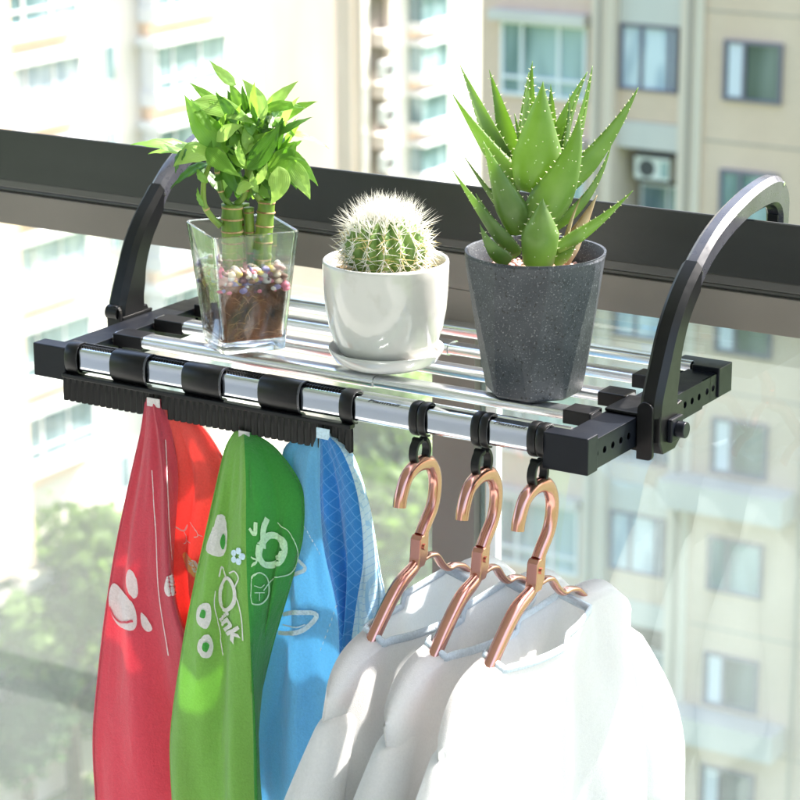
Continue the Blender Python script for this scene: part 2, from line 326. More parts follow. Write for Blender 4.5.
def side_rail(x0, x1, y0, y1, holes):
    bm = B(); t = .0015
    box(bm, x0, x1, y0, y1, zt-t, zt); box(bm, x0, x1, y0, y1, zb, zb+t)
    for X in (x1, x0+t): holes_plate(bm, X, t, y0, y1, zb+t, zt-t, holes)
    for y in (y0, y1-t): box(bm, x0+t, x1-t, y, y+t, zb+t, zt-t)
    return bm
hr = [.02+.0175*i for i in range(5)] + [.185+.017*i for i in range(5)]
obj('side_rail', side_rail(.662, W-.001, .022, .262, hr), M['black'], rack, bev=.0004)
obj('side_rail', side_rail(.0165, .052, .022, .262, hr), M['black'], rack, bev=.0004)
# rear telescoping ends, a little smaller in section
def rear_rail(x0, x1):
    bm = B(); holes_plate(bm, x1-.0012, .0015, .262, .316, zb+.002, zt-.001, [.275, .290, .305])
    box(bm, x0+.001, x1-.0035, .262, .30, zt-.0025, zt-.001); box(bm, x0+.001, x0+.003, .262, .30, zb+.002, zt-.0025)
    return bm
obj('side_rail', rear_rail(.662, W-.001), M['black'], rack); obj('side_rail', rear_rail(.0165, .052), M['black'], rack)
def cap(x0, x1, sgn):
    bm = B(); box(bm, x0, x1, 0, .0215, -H, 0); return bm
obj('end_cap', cap(.649, W, 1), M['black'], rack, bev=.0012)
obj('end_cap', cap(0, .0455, -1), M['black'], rack, bev=.0012)
for x0, x1, s in ((.655, W, 1), (.0105, .058, -1)):      # L-shaped rear corner pieces
    bm = B(); y0 = .313
    if s > 0: poly = [(x0-.012, D), (x0-.012, D-.018), (x0+.006, D-.018), (x0+.012, D-.026), (x0+.012, .3), (W, .3), (W, D)]
    else: poly = [(x0, .3), (x1-.012, .3), (x1-.012, D-.026), (x1-.006, D-.018), (x1+.012, D-.018), (x1+.012, D), (x0, D)]
    loft(bm, [[(x, y, z) for x, y in poly] for z in (-.033, -.0005)], True, True); bmesh.ops.recalc_face_normals(bm, faces=bm.faces)
    obj('corner_piece', bm, M['black'], rack, bev=.001)
# front hanging rod, flattened oval polished tube
def oval(x, cy, cz, ry, rz, n=36, e=2.6):
    out = []
    for k in range(n):
        a = 2*pi*k/n; c_, s_ = cos(a), sin(a)
        out.append((x, cy+ry*math.copysign(abs(c_)**(2/e), c_), cz+rz*math.copysign(abs(s_)**(2/e), s_)))
    return out
RY, RZ, RCY, RCZ = .0095, .0135, .0115, -.0125
bm = B(); loft(bm, [oval(x, RCY, RCZ, RY, RZ, n=64, e=4.5) for x in (.0455, .2, .4, .649)])
obj('hanging_rod', bm, M['chrome'], rack, smooth=True, autosmooth=50)
bm = B(); loft(bm, [oval(x, RCY+.026, -.0095, .0045, .0065, 20, 2.4) for x in (.052, .4, .662)])
obj('cross_bar', bm, M['chrome2'], rack, smooth=True, autosmooth=50)
for i, yb in enumerate((.318, .244, .166, .09)):
    bm = B(); z = -.0068
    loft(bm, [oval(x, yb, z, .0130, .0072, 32, 3.4) for x in (.052, .40)]); loft(bm, [oval(x, yb, z, .0114, .0062, 32, 3.4) for x in (.4005, .662)])
    obj('cross_bar', bm, M['chrome2'], rack, smooth=True, autosmooth=50)
    for a, b in ((.0525, .093), (.630, .6615)):
        if yb > .3: continue
        bm = B(); box(bm, a, b, yb-.0135, yb+.0135, -.0145, .0004); obj('bar_socket', bm, M['blackplastic'], rack, bev=.001)
# arms
ARM_O = [(.108,-.004),(.1107,.014),(.1257,.048),(.1437,.083),(.168,.113),(.1984,.1375),(.2355,.1605),(.2742,.1765),(.3179,.1880),(.35,.1935),(.378,.1955),(.398,.193),(.4125,.1845),(.4205,.170),(.4215,.15),(.4215,.10)]
ARM_I = [(.150,-.004),(.1495,.0147),(.1525,.030),(.156,.053),(.171,.084),(.195,.109),(.222,.1315),(.262,.150),(.306,.1625),(.335,.1665),(.362,.168),(.380,.167),(.393,.1615),(.3995,.152),(.4005,.14),(.4005,.10)]
def arm(bm, x0, x1, sh, i0, i1, grow=.0012, ch=.004):
    rings = []
    O = smooth_path([(0, *p) for p in ARM_O], 3); I = smooth_path([(0, *p) for p in ARM_I], 3)
    for o, i in list(zip(O, I))[i0*3:i1*3+1]:
        s = sh(o.y) if sh else 0
        o = V((0, o.y+s, o.z)); i = V((0, i.y+s, i.z)); d = (o-i).normalized(); o += d*grow; i -= d*grow
        def P(x, p): return (x, p.y, p.z)
        xa, xb = x0-grow, x1+grow
        rings.append([P(xa+ch, o), P(xb-ch*1.6, o), P(xb, o-d*ch*1.6), P(xb, i+d*ch), P(xb-ch, i), P(xa+ch, i), P(xa, i+d*ch), P(xa, o-d*ch)])
    loft(bm, rings); bmesh.ops.recalc_face_normals(bm, faces=bm.faces)
def make_arm(x0, x1, sh, s):
    bm = B(); arm(bm, x0, x1, sh, 0, 15); a = obj('support_arm', bm, M['film'], rack, smooth=True, autosmooth=28)
    bm = B(); arm(bm, x0, x1, sh, 0, 5, .0026); obj('arm_sleeve', bm, M['blackplastic'], a, smooth=True, autosmooth=28)
    # rubber pad on the inner side, over the rail
    bm = B()
    ys = 0
    box(bm, x0+.003, x1-.003, .3962+ys, .4002+ys, .10, .152); obj('rubber_pad', bm, M['hole'], a, bev=.0005)
    # groove line along the side, small screws
    for (y, z) in ((.137,.03),(.20,.128),(.40,.186)):
        bm = B(); ss = sh(y) if sh else 0; tube(bm, [(x1-.0005, y+ss, z), (x1+.0018, y+ss, z)], .0022, 12); obj('screw', bm, M['chrome2'], a)
    return a
make_arm(.7035, .7215, None, 1)
make_arm(-.0055, .0125, lambda y: .036*max(0, min(1, 1-(y-.18)/.16)) , -1)
def bracket(xi, xo, s, yc):
    """black clamp round the side rail with fin, boss and bolt"""
    bm = B(); a, b = min(xi, xo), max(xi, xo)
    yc0, yc1 = yc-.030, yc+.026
    box(bm, a, b, yc0, yc1, -.041, -.0365); box(bm, a, b, yc0, yc1, -.0045, -.001)
    x1 = (W-.0008, W+.003) if s > 0 else (.0125, .0162); box(bm, x1[0], x1[1], yc0, yc1, -.0365, -.0045)
    br = obj('clamp_bracket', bm, M['blackplastic'], rack, bev=.001)
    # rounded fin in front
    bm = B(); fx0, fx1 = (.7005, .7185) if s > 0 else (-.004, .0155); zz0, zz1 = (-.048, .013)
    poly = [(fx0, zz0)] + [(fx1-.005+.005*cos(t), zz0+.005+.005*sin(t)) for t in [-pi/2+pi/2*k/4 for k in range(5)]] + [((fx0+fx1)/2+(fx1-fx0)/2*cos(t), zz1-.009+.009*sin(t)) for t in [pi*k/8 for k in range(9)]]
    loft(bm, [[(x, y, z) for x, z in poly] for y in (yc0-.0045, yc0+.0005)]); bmesh.ops.recalc_face_normals(bm, faces=bm.faces)
    obj('fin', bm, M['blackplastic'], br, bev=.0008)
    # swivel housing: half drum
    bm = B(); xa, xb = (W+.0035, .724) if s > 0 else (-.008, .012)
    prof = [(yc-.028, -.002), (yc-.028, -.030), (yc-.02, -.044), (yc+.008, -.0445), (yc+.024, -.034), (yc+.026, -.004), (yc+.022, .004), (yc+.004, .001), (yc-.012, .004)]
    loft(bm, [[(x, y, z) for y, z in prof] for x in (xa, xb)]); bmesh.ops.recalc_face_normals(bm, faces=bm.faces)
    obj('swivel_housing', bm, M['blackplastic'], br, bev=.0015)
    if s > 0:
        bm = B(); box(bm, xb, xb+.006, yc-.013, yc+.013, -.033, -.008); obj('square_nut', bm, M['black'], br, bev=.0015)
        bm = B(); tube(bm, [(xb+.006, yc, -.0205), (xb+.016, yc, -.0205)], .0085, 20); obj('bolt', bm, M['black'], br, smooth=True, bev=.001, autosmooth=40)
    else:
        bm = B(); tube(bm, [(x, yc-.03, .004) for x in (-.004, .012)], .0085, 16); obj('knob', bm, M['blackplastic'], br, smooth=True, autosmooth=40)
bracket(.6615, .7005, 1, .138); bracket(.0125, .0165, -1, .172)
# faint printed writing on the rod
def text_mesh(s, size, bold=0, shear=0, res=2):
    cu = bpy.data.curves.new('lettering', 'FONT'); cu.body = s; cu.size = size; cu.resolution_u = res; cu.offset = bold; cu.shear = shear; cu.fill_mode = 'FRONT'
    o = bpy.data.objects.new('lettering_tmp', cu); C.objects.link(o); dg = bpy.context.evaluated_depsgraph_get(); dg.update()
    me = bpy.data.meshes.new_from_object(o.evaluated_get(dg)); bpy.data.objects.remove(o); bm = B(); bm.from_mesh(me); bpy.data.meshes.remove(me); return bm
ink = mat('grey_ink', (.06,.06,.07), .5)
def rod_text(x0, s, size):
    bm = text_mesh(s, size, .0002, .35)
    for v in bm.verts:
        x, h = v.co.x, v.co.y      # wrap on the top front shoulder of the rod
        a = rad(84) + h/RZ*1.0; e = 4.5; c_, s_ = -cos(a-pi/2+rad(6)), 0
        t = h/size                 # 0..1 up the letter
        y = RCY-RY+.0006+t*.006-.0008; z = RCZ+RZ*(.80+.22*min(1, t*1.1))+.0002
        ang = pi - (rad(38)+rad(40)*t); c2, s2 = cos(ang), sin(ang)
        y = RCY+(RY+.0003)*math.copysign(abs(c2)**(2/e), c2); z = RCZ+(RZ+.0003)*abs(s2)**(2/e)
        v.co = V((x0+x, y, z))
    obj('printed_lettering', bm, ink, rack)
rod_text(.600-.009, 'Pianmzii', .011); rod_text(.442, 'Pianmzii', .0115)

# ================================================================== GUARD STRIP (clip comb on the rod)
guard = thing('clip_guard_strip', 'long black corrugated plastic guard strip clipped under the chrome front rod', 'guard strip', (.235, 0, -.03))
bm = B(); X0, X1 = .043, .425; n = 360; rows = 5; g = []
for side in (0, 1):
    for r in range(rows+1):
        row = []
        for i in range(n+1):
            x = X0+(X1-X0)*i/n; ph = (x-X0)/.0085*2*pi
            zbm = -.0585-.0016*abs(sin(ph/2)); z = -.033+(zbm+.033)*r/rows
            y = -.0015-.0016*sin(ph)*min(1, r/1.2)-.0006*sin(ph*2) + (.0028 if side else 0)
            row.append(bm.verts.new((x, y, z)))
        g.append(row)
for s0 in (0, rows+1):
    for r in range(rows):
        for i in range(n): bm.faces.new((g[s0+r][i], g[s0+r][i+1], g[s0+r+1][i+1], g[s0+r+1][i]))
for i in range(n): bm.faces.new((g[rows][i], g[rows][i+1], g[2*rows+1][i+1], g[2*rows+1][i]))
obj('comb', bm, M['combplastic'], guard, smooth=True, autosmooth=60)
bm = B(); box(bm, X0, X1, -.0045, .006, -.0335, -.0285); obj('spine_bar', bm, M['blackplastic'], guard, bev=.0012)
# toothed lip seen over the top of the rod
bm = B(); box(bm, X0+.004, X1-.004, .0145, .0165, -.001, .0045)
k = X0+.006
while k < X1-.01: box(bm, k, k+.0018, .0085, .0145, .0012, .0034); k += .0036
obj('toothed_lip', bm, M['combplastic'], guard)
def band(bm, x0, x1, off=.0028, th=.0016, a0=-118, a1=130, tail=True):
    """open C shell hugging the rod: angle 0 = back(+Y), 180 = front"""
    rings = []
    def pt(x, ang, o):
        c_, s_ = cos(ang), sin(ang); e = 2.5
        return (x, RCY+(RY+o)*math.copysign(abs(c_)**(2/e), c_), RCZ+(RZ+o)*math.copysign(abs(s_)**(2/e), s_))
    A = [rad(45)+(rad(268)-rad(45))*k/22 for k in range(23)]
    bul = [(x0, off), (x0+.0015, off+th*.5), (x1-.0015, off+th*.5), (x1, off)]
    sec = []
    for a in A:
        sec.append([pt(x0, a, off), pt(x0, a, off+th), pt(x0+.0018, a, off+th+.0007), pt(x1-.0018, a, off+th+.0007), pt(x1, a, off+th), pt(x1, a, off)])
    loft(bm, sec); bmesh.ops.recalc_face_normals(bm, faces=bm.faces)
for x0, x1 in ((.046,.0625), (.109,.156), (.207,.257), (.307,.358), (.410,.4255)):
    bm = B(); band(bm, x0, x1, .0022 if x1-x0 > .03 else .0026); obj('clip_band', bm, M['blackplastic'], guard, smooth=True, autosmooth=40)
# lighter rims of the wide bands
for x1 in (.156, .257, .358):
    bm = B(); band(bm, x1+.0001, x1+.0016, .003, .0009); obj('band_rim', bm, M['film'], guard, smooth=True, autosmooth=40)

# ================================================================== HANGER RINGS
ring_labels = ['black plastic clip ring on the rod nearest the toothed guard strip',
               'black plastic clip ring on the rod midway between the other two clip rings',
               'black plastic clip ring on the rod right against the black end cap']
hx = (.505, .578, .6425)
r0 = None
for i, x in enumerate(hx):
    if r0 is None:
        r0 = thing('clip_ring', ring_labels[i], 'clip ring', (x, RCY, -.03), 0, 'clip rings on the chrome rod')
        for dx in (-.0105, -.0005):
            bm = B(); band(bm, x+dx, x+dx+.0088, .0022, .0016)
            obj('rod_band', bm, M['blackplastic'], r0, smooth=True, autosmooth=40)
        bm = B(); cyr, czr = .004, -.0455
        rings = []
        for k in range(25):
            a = rad(100)+rad(322)*k/24; cc, ss = cos(a), sin(a)
            ri, ro = .0108, .0152
            w = .0046 if k > 1 else .006
            rings.append([(x-w, cyr+ri*cc, czr+(ri+.001)*ss), (x+w, cyr+ri*cc, czr+(ri+.001)*ss), (x+w*1.05, cyr+ro*cc, czr+(ro+.001)*ss), (x-w*1.05, cyr+ro*cc, czr+(ro+.001)*ss)])
        loft(bm, rings); bmesh.ops.recalc_face_normals(bm, faces=bm.faces)
        obj('hanging_ring', bm, M['blackplastic'], r0, smooth=True, autosmooth=40, bev=.0008)
    else:
        c = copy_tree(r0); c.location.x = x; c['label'] = ring_labels[i]

# ================================================================== HANGERS
hl = ['rose copper metal coat hanger nearest the blue towel, its front arm bare',
      'rose copper metal coat hanger in the middle of the three, white shirt on it',
      'rose copper metal coat hanger hanging beside the black end cap']
h0 = None
for i, x in enumerate(hx):
    if h0 is None:
        h0 = thing('coat_hanger', hl[i], 'coat hanger', (x, 0, -.15), 0, 'rose copper coat hangers')
        hook = [(-.036,-.094),(-.033,-.083),(-.023,-.0665),(-.008,-.0595),(.008,-.0585),(.023,-.0635),(.0325,-.077),(.0335,-.094),(.0275,-.112),(.0135,-.127),(.005,-.137)]
        bm = B(); tube(bm, smooth_path([(x, y, z) for y, z in hook], 4), .0082, 16, flat=((1,0,0), .8)); obj('hook', bm, M['copper'], h0, smooth=True, autosmooth=50)
        bm = B()
        loft(bm, [[(x+sx*.0062, y0+sy*w, z) for sx, sy in ((-1,-1),(1,-1),(1,1),(-1,1))] for y0, w, z in ((.005,.0075,-.134),(.003,.009,-.138),(.001,.009,-.158),(-.004,.0075,-.168))])
        pl = obj('joint_plate', bm, M['copper'], h0, bev=.0015)
        bm = B(); tube(bm, [(x+.0055, .002, -.147), (x+.0080, .002, -.147)], .0034, 16); obj('rivet', bm, M['copper'], pl, smooth=True, autosmooth=40)
        front = smooth_path([(x, y, z) for y, z in ((-.002,-.164),(-.013,-.169),(-.034,-.176),(-.053,-.188),(-.0735,-.2055),(-.100,-.229),(-.125,-.244),(-.150,-.258),(-.158,-.266))], 4)
        bm = B(); nF = len(front); tube(bm, front, [.0068+.0020*min(1, k/8) for k in range(nF)], 14, flat=((1,0,0), .8)); obj('front_arm', bm, M['copper'], h0, smooth=True, autosmooth=50)
        rear = smooth_path([(x, y, z) for y, z in ((.008,-.1625),(.020,-.1625),(.034,-.167),(.046,-.180),(.058,-.189),(.072,-.190),(.090,-.1965),(.105,-.209),(.125,-.226),(.150,-.252),(.158,-.266))], 4)
        bm = B(); tube(bm, rear, [.0035 if k < 30 else .0055 for k in range(len(rear))], 12, flat=((1,0,0), 1.6)); obj('rear_arm', bm, M['copper'], h0, smooth=True, autosmooth=50)
        bm = B(); tube(bm, smooth_path([(x, -.158, -.266), (x, -.15, -.285), (x, 0, -.29), (x, .15, -.285), (x, .158, -.266)], 4), .004, 10); obj('trouser_bar', bm, M['copper'], h0, smooth=True, autosmooth=50)
    else:
        c = copy_tree(h0); c.location.x = x; c.rotation_euler.z = rad((0, .6, -.5)[i]); c['label'] = hl[i]

# ================================================================== SHIRTS
def shirt(x, seed, label, sc, lean, zoff):
    r = random.Random(seed); ph = [r.uniform(0, 6.28) for _ in range(8)]
    t = thing('shirt', label, 'shirt', (x, 0, -.2), 0, 'white shirts on copper hangers')
    def ztop(y, back):
        a = abs(y)
        neck = -.222 if back else -.226
        if y > 0: neck += .012
        if a < .085:
            return neck + (.012 if back else .004)*((a/.085)**2) + zoff
        e = min(1.2, max(0, (a-.1)/.088))
        return (neck+(.012 if back else .004)) + zoff - .010*e - (.030 if back else .026)*e**3.2
    def width(b):  # half width against drop b in m
        return (.262+.03*math.exp(-((b-.16)/.11)**2)-.02*b)*sc
    bm = B(); NY, NZ = 72, 56; Ls = .62
    faces = {}
    for side in (-1, 1):
        g = []
        for j in range(NZ+1):
            row = []
            for i in range(NY+1):
                a = -1+2*i/NY; jz = (j/NZ)**1.25; drop = jz*Ls
                # smooth, round shoulder: width grows quickly with the drop
                yw = width(drop); q_ = min(1, drop/.15); sh = .84+.16*q_*q_*(3-2*q_)
                y = a*yw*sh
                zt_ = ztop(y, side < 0); z = zt_-drop*(1-.12*abs(a)**3)
                edge = (1-abs(a)**4)**.5
                th = (.012+.019*min(1, drop/.13))*edge
                if abs(y) < .09 and drop < .05: th += .016*(1-drop/.05)*(1-(y/.09)**2)
                f = .0075*sin(a*9+ph[0]+drop*3)*min(1, drop/.12) + .004*sin(a*21+ph[1]-drop*5)*min(1, drop/.2) + .004*sin(drop*17+a*4+ph[2])*min(1, drop/.1)+.0016*sin(a*23+drop*31+ph[3])*min(1, drop/.2)
                fx = side*th + f + lean*drop
                # long drag folds from the neck
                fx += .0035*sin((a*5+drop*9)*2.1+ph[4])*min(1, drop/.06)
                row.append(bm.verts.new((x+fx, .010+y+.006*sin(drop*14+ph[5])*abs(a), z)))
            g.append(row)
        faces[side] = g
        for j in range(NZ):
            for i in range(NY): bm.faces.new((g[j][i], g[j][i+1], g[j+1][i+1], g[j+1][i]))
    a, b = faces[-1], faces[1]
    for i in range(NY):
        yy = (a[0][i].co.y+a[0][i+1].co.y)/2
        if abs(yy) > .083: bm.faces.new((a[0][i], a[0][i+1], b[0][i+1], b[0][i]))
    for j in range(NZ):
        for e in (0, NY): bm.faces.new((a[j][e], a[j+1][e], b[j+1][e], b[j][e]))
    body = None
    # collar path gathered before the mesh is freed
    col = [[v.co.copy() for v in a[0] if abs(v.co.y) < .088], [v.co.copy() for v in b[0] if abs(v.co.y) < .088]]
    bmesh.ops.recalc_face_normals(bm, faces=bm.faces)
    o = obj('body', bm, M['shirt'], t, smooth=True)
    sol = o.modifiers.new('thick', 'SOLIDIFY'); sol.thickness = .0012
    # neckband
    loop = col[0] + list(reversed(col[1])); bm = B(); loop.append(loop[0])
    tube(bm, loop, .0048, 8, False, flat=((1,0,0), .45)); obj('collar', bm, M['shirt_rib'], t, smooth=True)
    # sleeves hanging from both shoulders
    for s in (-1, 1):
        bm = B(); rings = []
        for k in range(15):
            q = k/14; cy = s*(.190+.070*sin(min(1, q*1.7)*pi/2))*sc+.010; cz = -.268+zoff-.235*q; ry = .022+.034*min(1, q*1.4); rx = .014+.022*min(1, q*1.6)
            if k == 0: ry, rx = .012, .006
            ring = []
            for m_ in range(26):
                a_ = 2*pi*m_/26; w = 1+.10*sin(3*a_+ph[6]+q*3)+.07*sin(5*a_+ph[7])*q
                ring.append((x+lean*.2*q+rx*w*cos(a_), cy+ry*w*sin(a_), cz+.02*cos(a_ if s > 0 else pi-a_)*0-.03*q*sin(a_)*s))
            rings.append(ring)
        loft(bm, rings, True, False); o = obj('sleeve', bm, M['shirt'], t, smooth=True); so = o.modifiers.new('thick', 'SOLIDIFY'); so.thickness = .0012
    return t
shirt(.507, 3, 'white shirt hanging nearest the blue towel, left of the other two shirts', .84, -.05, 0)
shirt(.580, 5, 'white shirt hanging between the other two white shirts, under the middle clip ring', .86, 0, .0)
shirt(.645, 9, 'white shirt hanging furthest right, under the black end cap of the rack', .90, .05, .0)

# ================================================================== TOWELS
def towel(name, label, edges, mats_, seed, loc, n=22, rows=70, ret=None):
    """edges: list of fold lines; each is a list of (u, v, Y) knots read on the picture and set at real depths;
    panels run between neighbouring fold lines."""
    r = random.Random(seed)
    t = thing(name, label, 'towel', loc)
    bm = B(); S = []
    paths = []
    for e in edges:
        P = [atY(u, v, y) for u, v, y in e]
        # continue the cloth below the picture frame
        d = (P[-1]-P[-2]).normalized(); d.x *= .7; P.append(P[-1]+d*.10); P.append(P[-1]+V((0,0,-.09)))
        sp = smooth_path(P, 10); acc = [0]
        for q0, q1 in zip(sp, sp[1:]): acc.append(acc[-1]+(q1-q0).length)
        out = []
        for k in range(rows+1):
            s = acc[-1]*k/rows; j = max(i for i in range(len(acc)) if acc[i] <= s+1e-9); j = min(j, len(sp)-2)
            f = (s-acc[j])/max(1e-9, acc[j+1]-acc[j]); out.append(sp[j].lerp(sp[j+1], f))
        paths.append(out)
    grid = []
    phs = [(r.uniform(0, 6.28), r.uniform(0, 6.28)) for _ in edges]
    for k in range(rows+1):
        row = []
        for pi_ in range(len(paths)-1):
            a, b = paths[pi_][k], paths[pi_+1][k]
            for i in range(n if pi_ < len(paths)-2 else n+1):
                s = i/n; p = a.lerp(b, s); g = min(1, k/10)
                e_ = sin(pi*s)**.6; g2 = g*(.8+1.0*k/rows); p.y += -.002*sin(pi*s)*g + .0056*sin(s*9+phs[pi_][0]+k*.035)*g2*e_ + .0022*sin(s*17+phs[pi_][1]-k*.05)*e_*g2 + .0006*sin(s*31+k*.3+phs[pi_][0])*e_*g
                row.append(bm.verts.new(p))
        grid.append(row)
    for k in range(rows):
        for i in range(len(grid[0])-1):
            f = bm.faces.new((grid[k][i], grid[k+1][i], grid[k+1][i+1], grid[k][i+1])); f.material_index = min(i//n, len(mats_)-1)
    G = [[v.co.copy() for v in row] for row in grid]
    hems = [[r_[c_].copy() for r_ in G] for c_ in (0, -1)]
    bmesh.ops.recalc_face_normals(bm, faces=bm.faces)
    o = obj('cloth', bm, None, t, smooth=True, mats=[M[m] for m in mats_]); s_ = o.modifiers.new('thick', 'SOLIDIFY'); s_.thickness = .0016; s_.offset = 0
    for hh, mm in zip(hems, (mats_[0], mats_[-1])): bm = B(); tube(bm, hh, .0016, 6); obj('hem', bm, M[mm], t, smooth=True)
    return t, G, n
def surf(G, n, panel, s, k):
    """point + front normal on a panel; s 0..1 across, k row (float)"""
    c = (panel+s)*n; c = max(0, min(len(G[0])-1.001, c)); k = max(0, min(len(G)-1.001, k)); i, j = int(c), int(k); fi, fj = c-i, k-j
    p = G[j][i].lerp(G[j][i+1], fi).lerp(G[j+1][i].lerp(G[j+1][i+1], fi), fj)
    nn = (G[j][i+1]-G[j][i]).cross(G[j+1][i]-G[j][i]); 
    if nn.length < 1e-12: nn = V((0,-1,0))
    nn.normalize()
    if nn.y > 0: nn = -nn
    return p, nn
def project_print(G, n, panels, bm, name, m, parent, off=.0024):
    """outline given in the picture plane: carried along the sight line onto the cloth it is woven into"""
    from mathutils.bvhtree import BVHTree
    vs_, fs_ = [], []; w_ = len(G[0])
    for row in G: vs_ += row
    for k in range(len(G)-1):
        for i in range(w_-1): fs_.append((k*w_+i, k*w_+i+1, (k+1)*w_+i+1, (k+1)*w_+i))
    tree = BVHTree.FromPolygons(vs_, fs_)
    for _ in range(4):
        bmesh.ops.triangulate(bm, faces=bm.faces); bmesh.ops.subdivide_edges(bm, edges=[e for e in bm.edges if e.calc_length() > .0026], cuts=1)
    bmesh.ops.triangulate(bm, faces=bm.faces); dead = []
    for v in bm.verts:
        d = (v.co-CAM).normalized(); hit, nn, idx, dist = tree.ray_cast(CAM, d)
        if hit is None: dead.append(v); continue
        if nn.dot(d) > 0: nn = -nn
        v.co = hit+nn*off
    bmesh.ops.delete(bm, geom=dead, context='VERTS')
    bm.faces.ensure_lookup_table(); bad = [f for f in bm.faces if max(e.calc_length() for e in f.edges) > .02]
    bmesh.ops.delete(bm, geom=bad, context='FACES')
    if name in ('woven_lettering', 'stitch_line'): return obj(name, bm, m, parent)
    left = set(bm.faces); res = None       # one part per woven motif
    while left:
        st = [left.pop()]; grp = set(st)
        while st:
            f = st.pop()
            for v in f.verts:
                for g in v.link_faces:
                    if g in left: left.discard(g); grp.add(g); st.append(g)
        b2 = B(); mp = {}
        for f in grp:
            vv = []
            for v in f.verts:
                if v not in mp: mp[v] = b2.verts.new(v.co)
                vv.append(mp[v])
            b2.faces.new(vv)
        if len(grp) > 3: res = obj(name, b2, m, parent)
        else: b2.free()
    bm.free(); return res
def blob(bm, pts):
    """closed outline in picture pixels -> filled patch (fan from its centre, several rings)"""
    P = [atY(u, v, 0) for u, v in pts]; sm = []
    k = len(P)
    for i in range(k):
        a, b, c, d = P[i-1], P[i], P[(i+1) % k], P[(i+2) % k]
        for q in range(4):
            t = q/4; sm.append(.5*((2*b)+(c-a)*t+(2*a-5*b+4*c-d)*t*t+(3*b-a-3*c+d)*t**3))
    c = sum(sm, V())/len(sm); rr = [[c+(p-c)*f for p in sm] for f in (.02, .35, .7, 1)]
    loft(bm, rr, True, False); bm.faces.new(bm.verts[-len(sm)*4:][:len(sm)] if False else [bm.verts[:][len(bm.verts)-4*len(sm)+i] for i in range(len(sm))])
def line(bm, pts, w=.0016, closed=False):
    P = [atY(u, v, 0) for u, v in pts]
    if closed: P.append(P[0])
    P = smooth_path(P, 5); Lf = []; 
    for i, p in enumerate(P):
        t = (P[min(i+1, len(P)-1)]-P[max(i-1, 0)]).normalized(); q = V((t.z, 0, -t.x)); Lf.append((p-q*w/2, p, p+q*w/2))
    loft(bm, Lf, False, False)

# --- red / coral towel
tw, G, n = towel('towel', 'rose red and coral towel with white woven leaf pattern, leftmost on the guard strip',
    [[(146,398,.000),(142,430,-.004),(133,470,-.01),(118,540,-.02),(108,600,-.024),(101,655,-.028)],
     [(153,399,-.004),(160,440,-.022),(164,480,-.034),(166,540,-.040),(172,600,-.042),(190,660,-.040)],
     [(160,399,.0),(172,432,-.002),(178,480,.004),(172,560,.004),(177,610,.0),(196,660,.0)],
     [(172,402,.010),(206,432,.010),(228,478,.010),(222,540,.0),(222,600,.004),(222,660,.004)]],
    ['t_red','t_red','t_coral'], 2, (.15, 0, -.06))
bm = B()
for b_ in ([(114,583),(122,588),(134,605),(137,622),(132,630),(120,625),(112,612),(110,596)], [(131,569),(136,576),(138,592),(134,598),(129,590),(128,577)], [(141,612),(148,618),(153,628),(148,631),(142,625)], [(170,573),(173,583),(176,592),(170,596),(166,588)]): blob(bm, b_)
project_print(G, n, (0, 1), bm, 'woven_pattern', M['t_white'], tw)
bm = B(); line(bm, [(111,606),(116,616),(124,622),(133,620)], .0026); project_print(G, n, (0, 1), bm, 'woven_outline', M['t_red'], tw, .0034)
bm = B(); line(bm, [(152,470),(156,520),(160,590),(170,655)], .0012); line(bm, [(164,440),(167,520),(170,560)], .0012); project_print(G, n, (0, 1), bm, 'stitch_line', M['t_white'], tw)
bm = B()
for b_ in ([(183,556),(188,552),(197,570),(193,576)],): blob(bm, b_)
project_print(G, n, (2, 2), bm, 'woven_pattern', M['t_orange'], tw)
bm = B(); line(bm, [(176,526),(184,530),(188,524)], .002); line(bm, [(184,530),(188,540),(184,543)], .001); line(bm, [(188,540),(192,543)], .001); line(bm, [(192,522),(198,534),(195,537)], .001); line(bm, [(198,534),(203,536)], .001); blob(bm, [(190,562),(195,560),(200,572),(197,577)])
project_print(G, n, (2, 2), bm, 'woven_pattern', M['t_white'], tw)
bm = B(); a_, b_ = atY(147,397,-.006), atY(160,408,-.006); box(bm, a_.x, b_.x, -.0068, -.0056, b_.z, a_.z); obj('hanging_loop', bm, M['t_white'], tw, bev=.0004)
# --- green towel
tg, G, n = towel('towel', 'green towel in light and deep green halves with lettering, between the red and blue towels',
    [[(236,431,.0),(226,449,-.006),(216,490,-.02),(207,530,-.035),(194,590,-.045),(182,655,-.05)],
     [(244,432,-.004),(245,455,-.030),(246,490,-.046),(246,540,-.058),(248,600,-.060),(252,660,-.06)],
     [(252,433,.0),(277,451,.0),(301,488,-.008),(303,530,-.012),(291,580,-.014),(268,660,-.012)]],
    ['t_green','t_green2'], 4, (.30, 0, -.06))
bm = B()
for b_ in ([(219,515),(226,518),(229,535),(226,552),(218,556),(208,550),(214,530)], [(204,603),(210,604),(211,618),(206,628),(199,622),(199,610)], [(203,636),(209,634),(213,645),(210,656),(202,656),(199,646)]): blob(bm, b_)
project_print(G, n, (0, 0), bm, 'woven_pattern', M['t_white'], tg)
bm = B()
for b_ in ([(223,533),(227,537),(226,547),(222,548),(220,541)], [(204,609),(207,611),(206,617),(202,616)], [(205,641),(209,644),(206,651),(203,647)]): blob(bm, b_)
project_print(G, n, (0, 0), bm, 'woven_spot', M['t_green2'], tg, .0034)
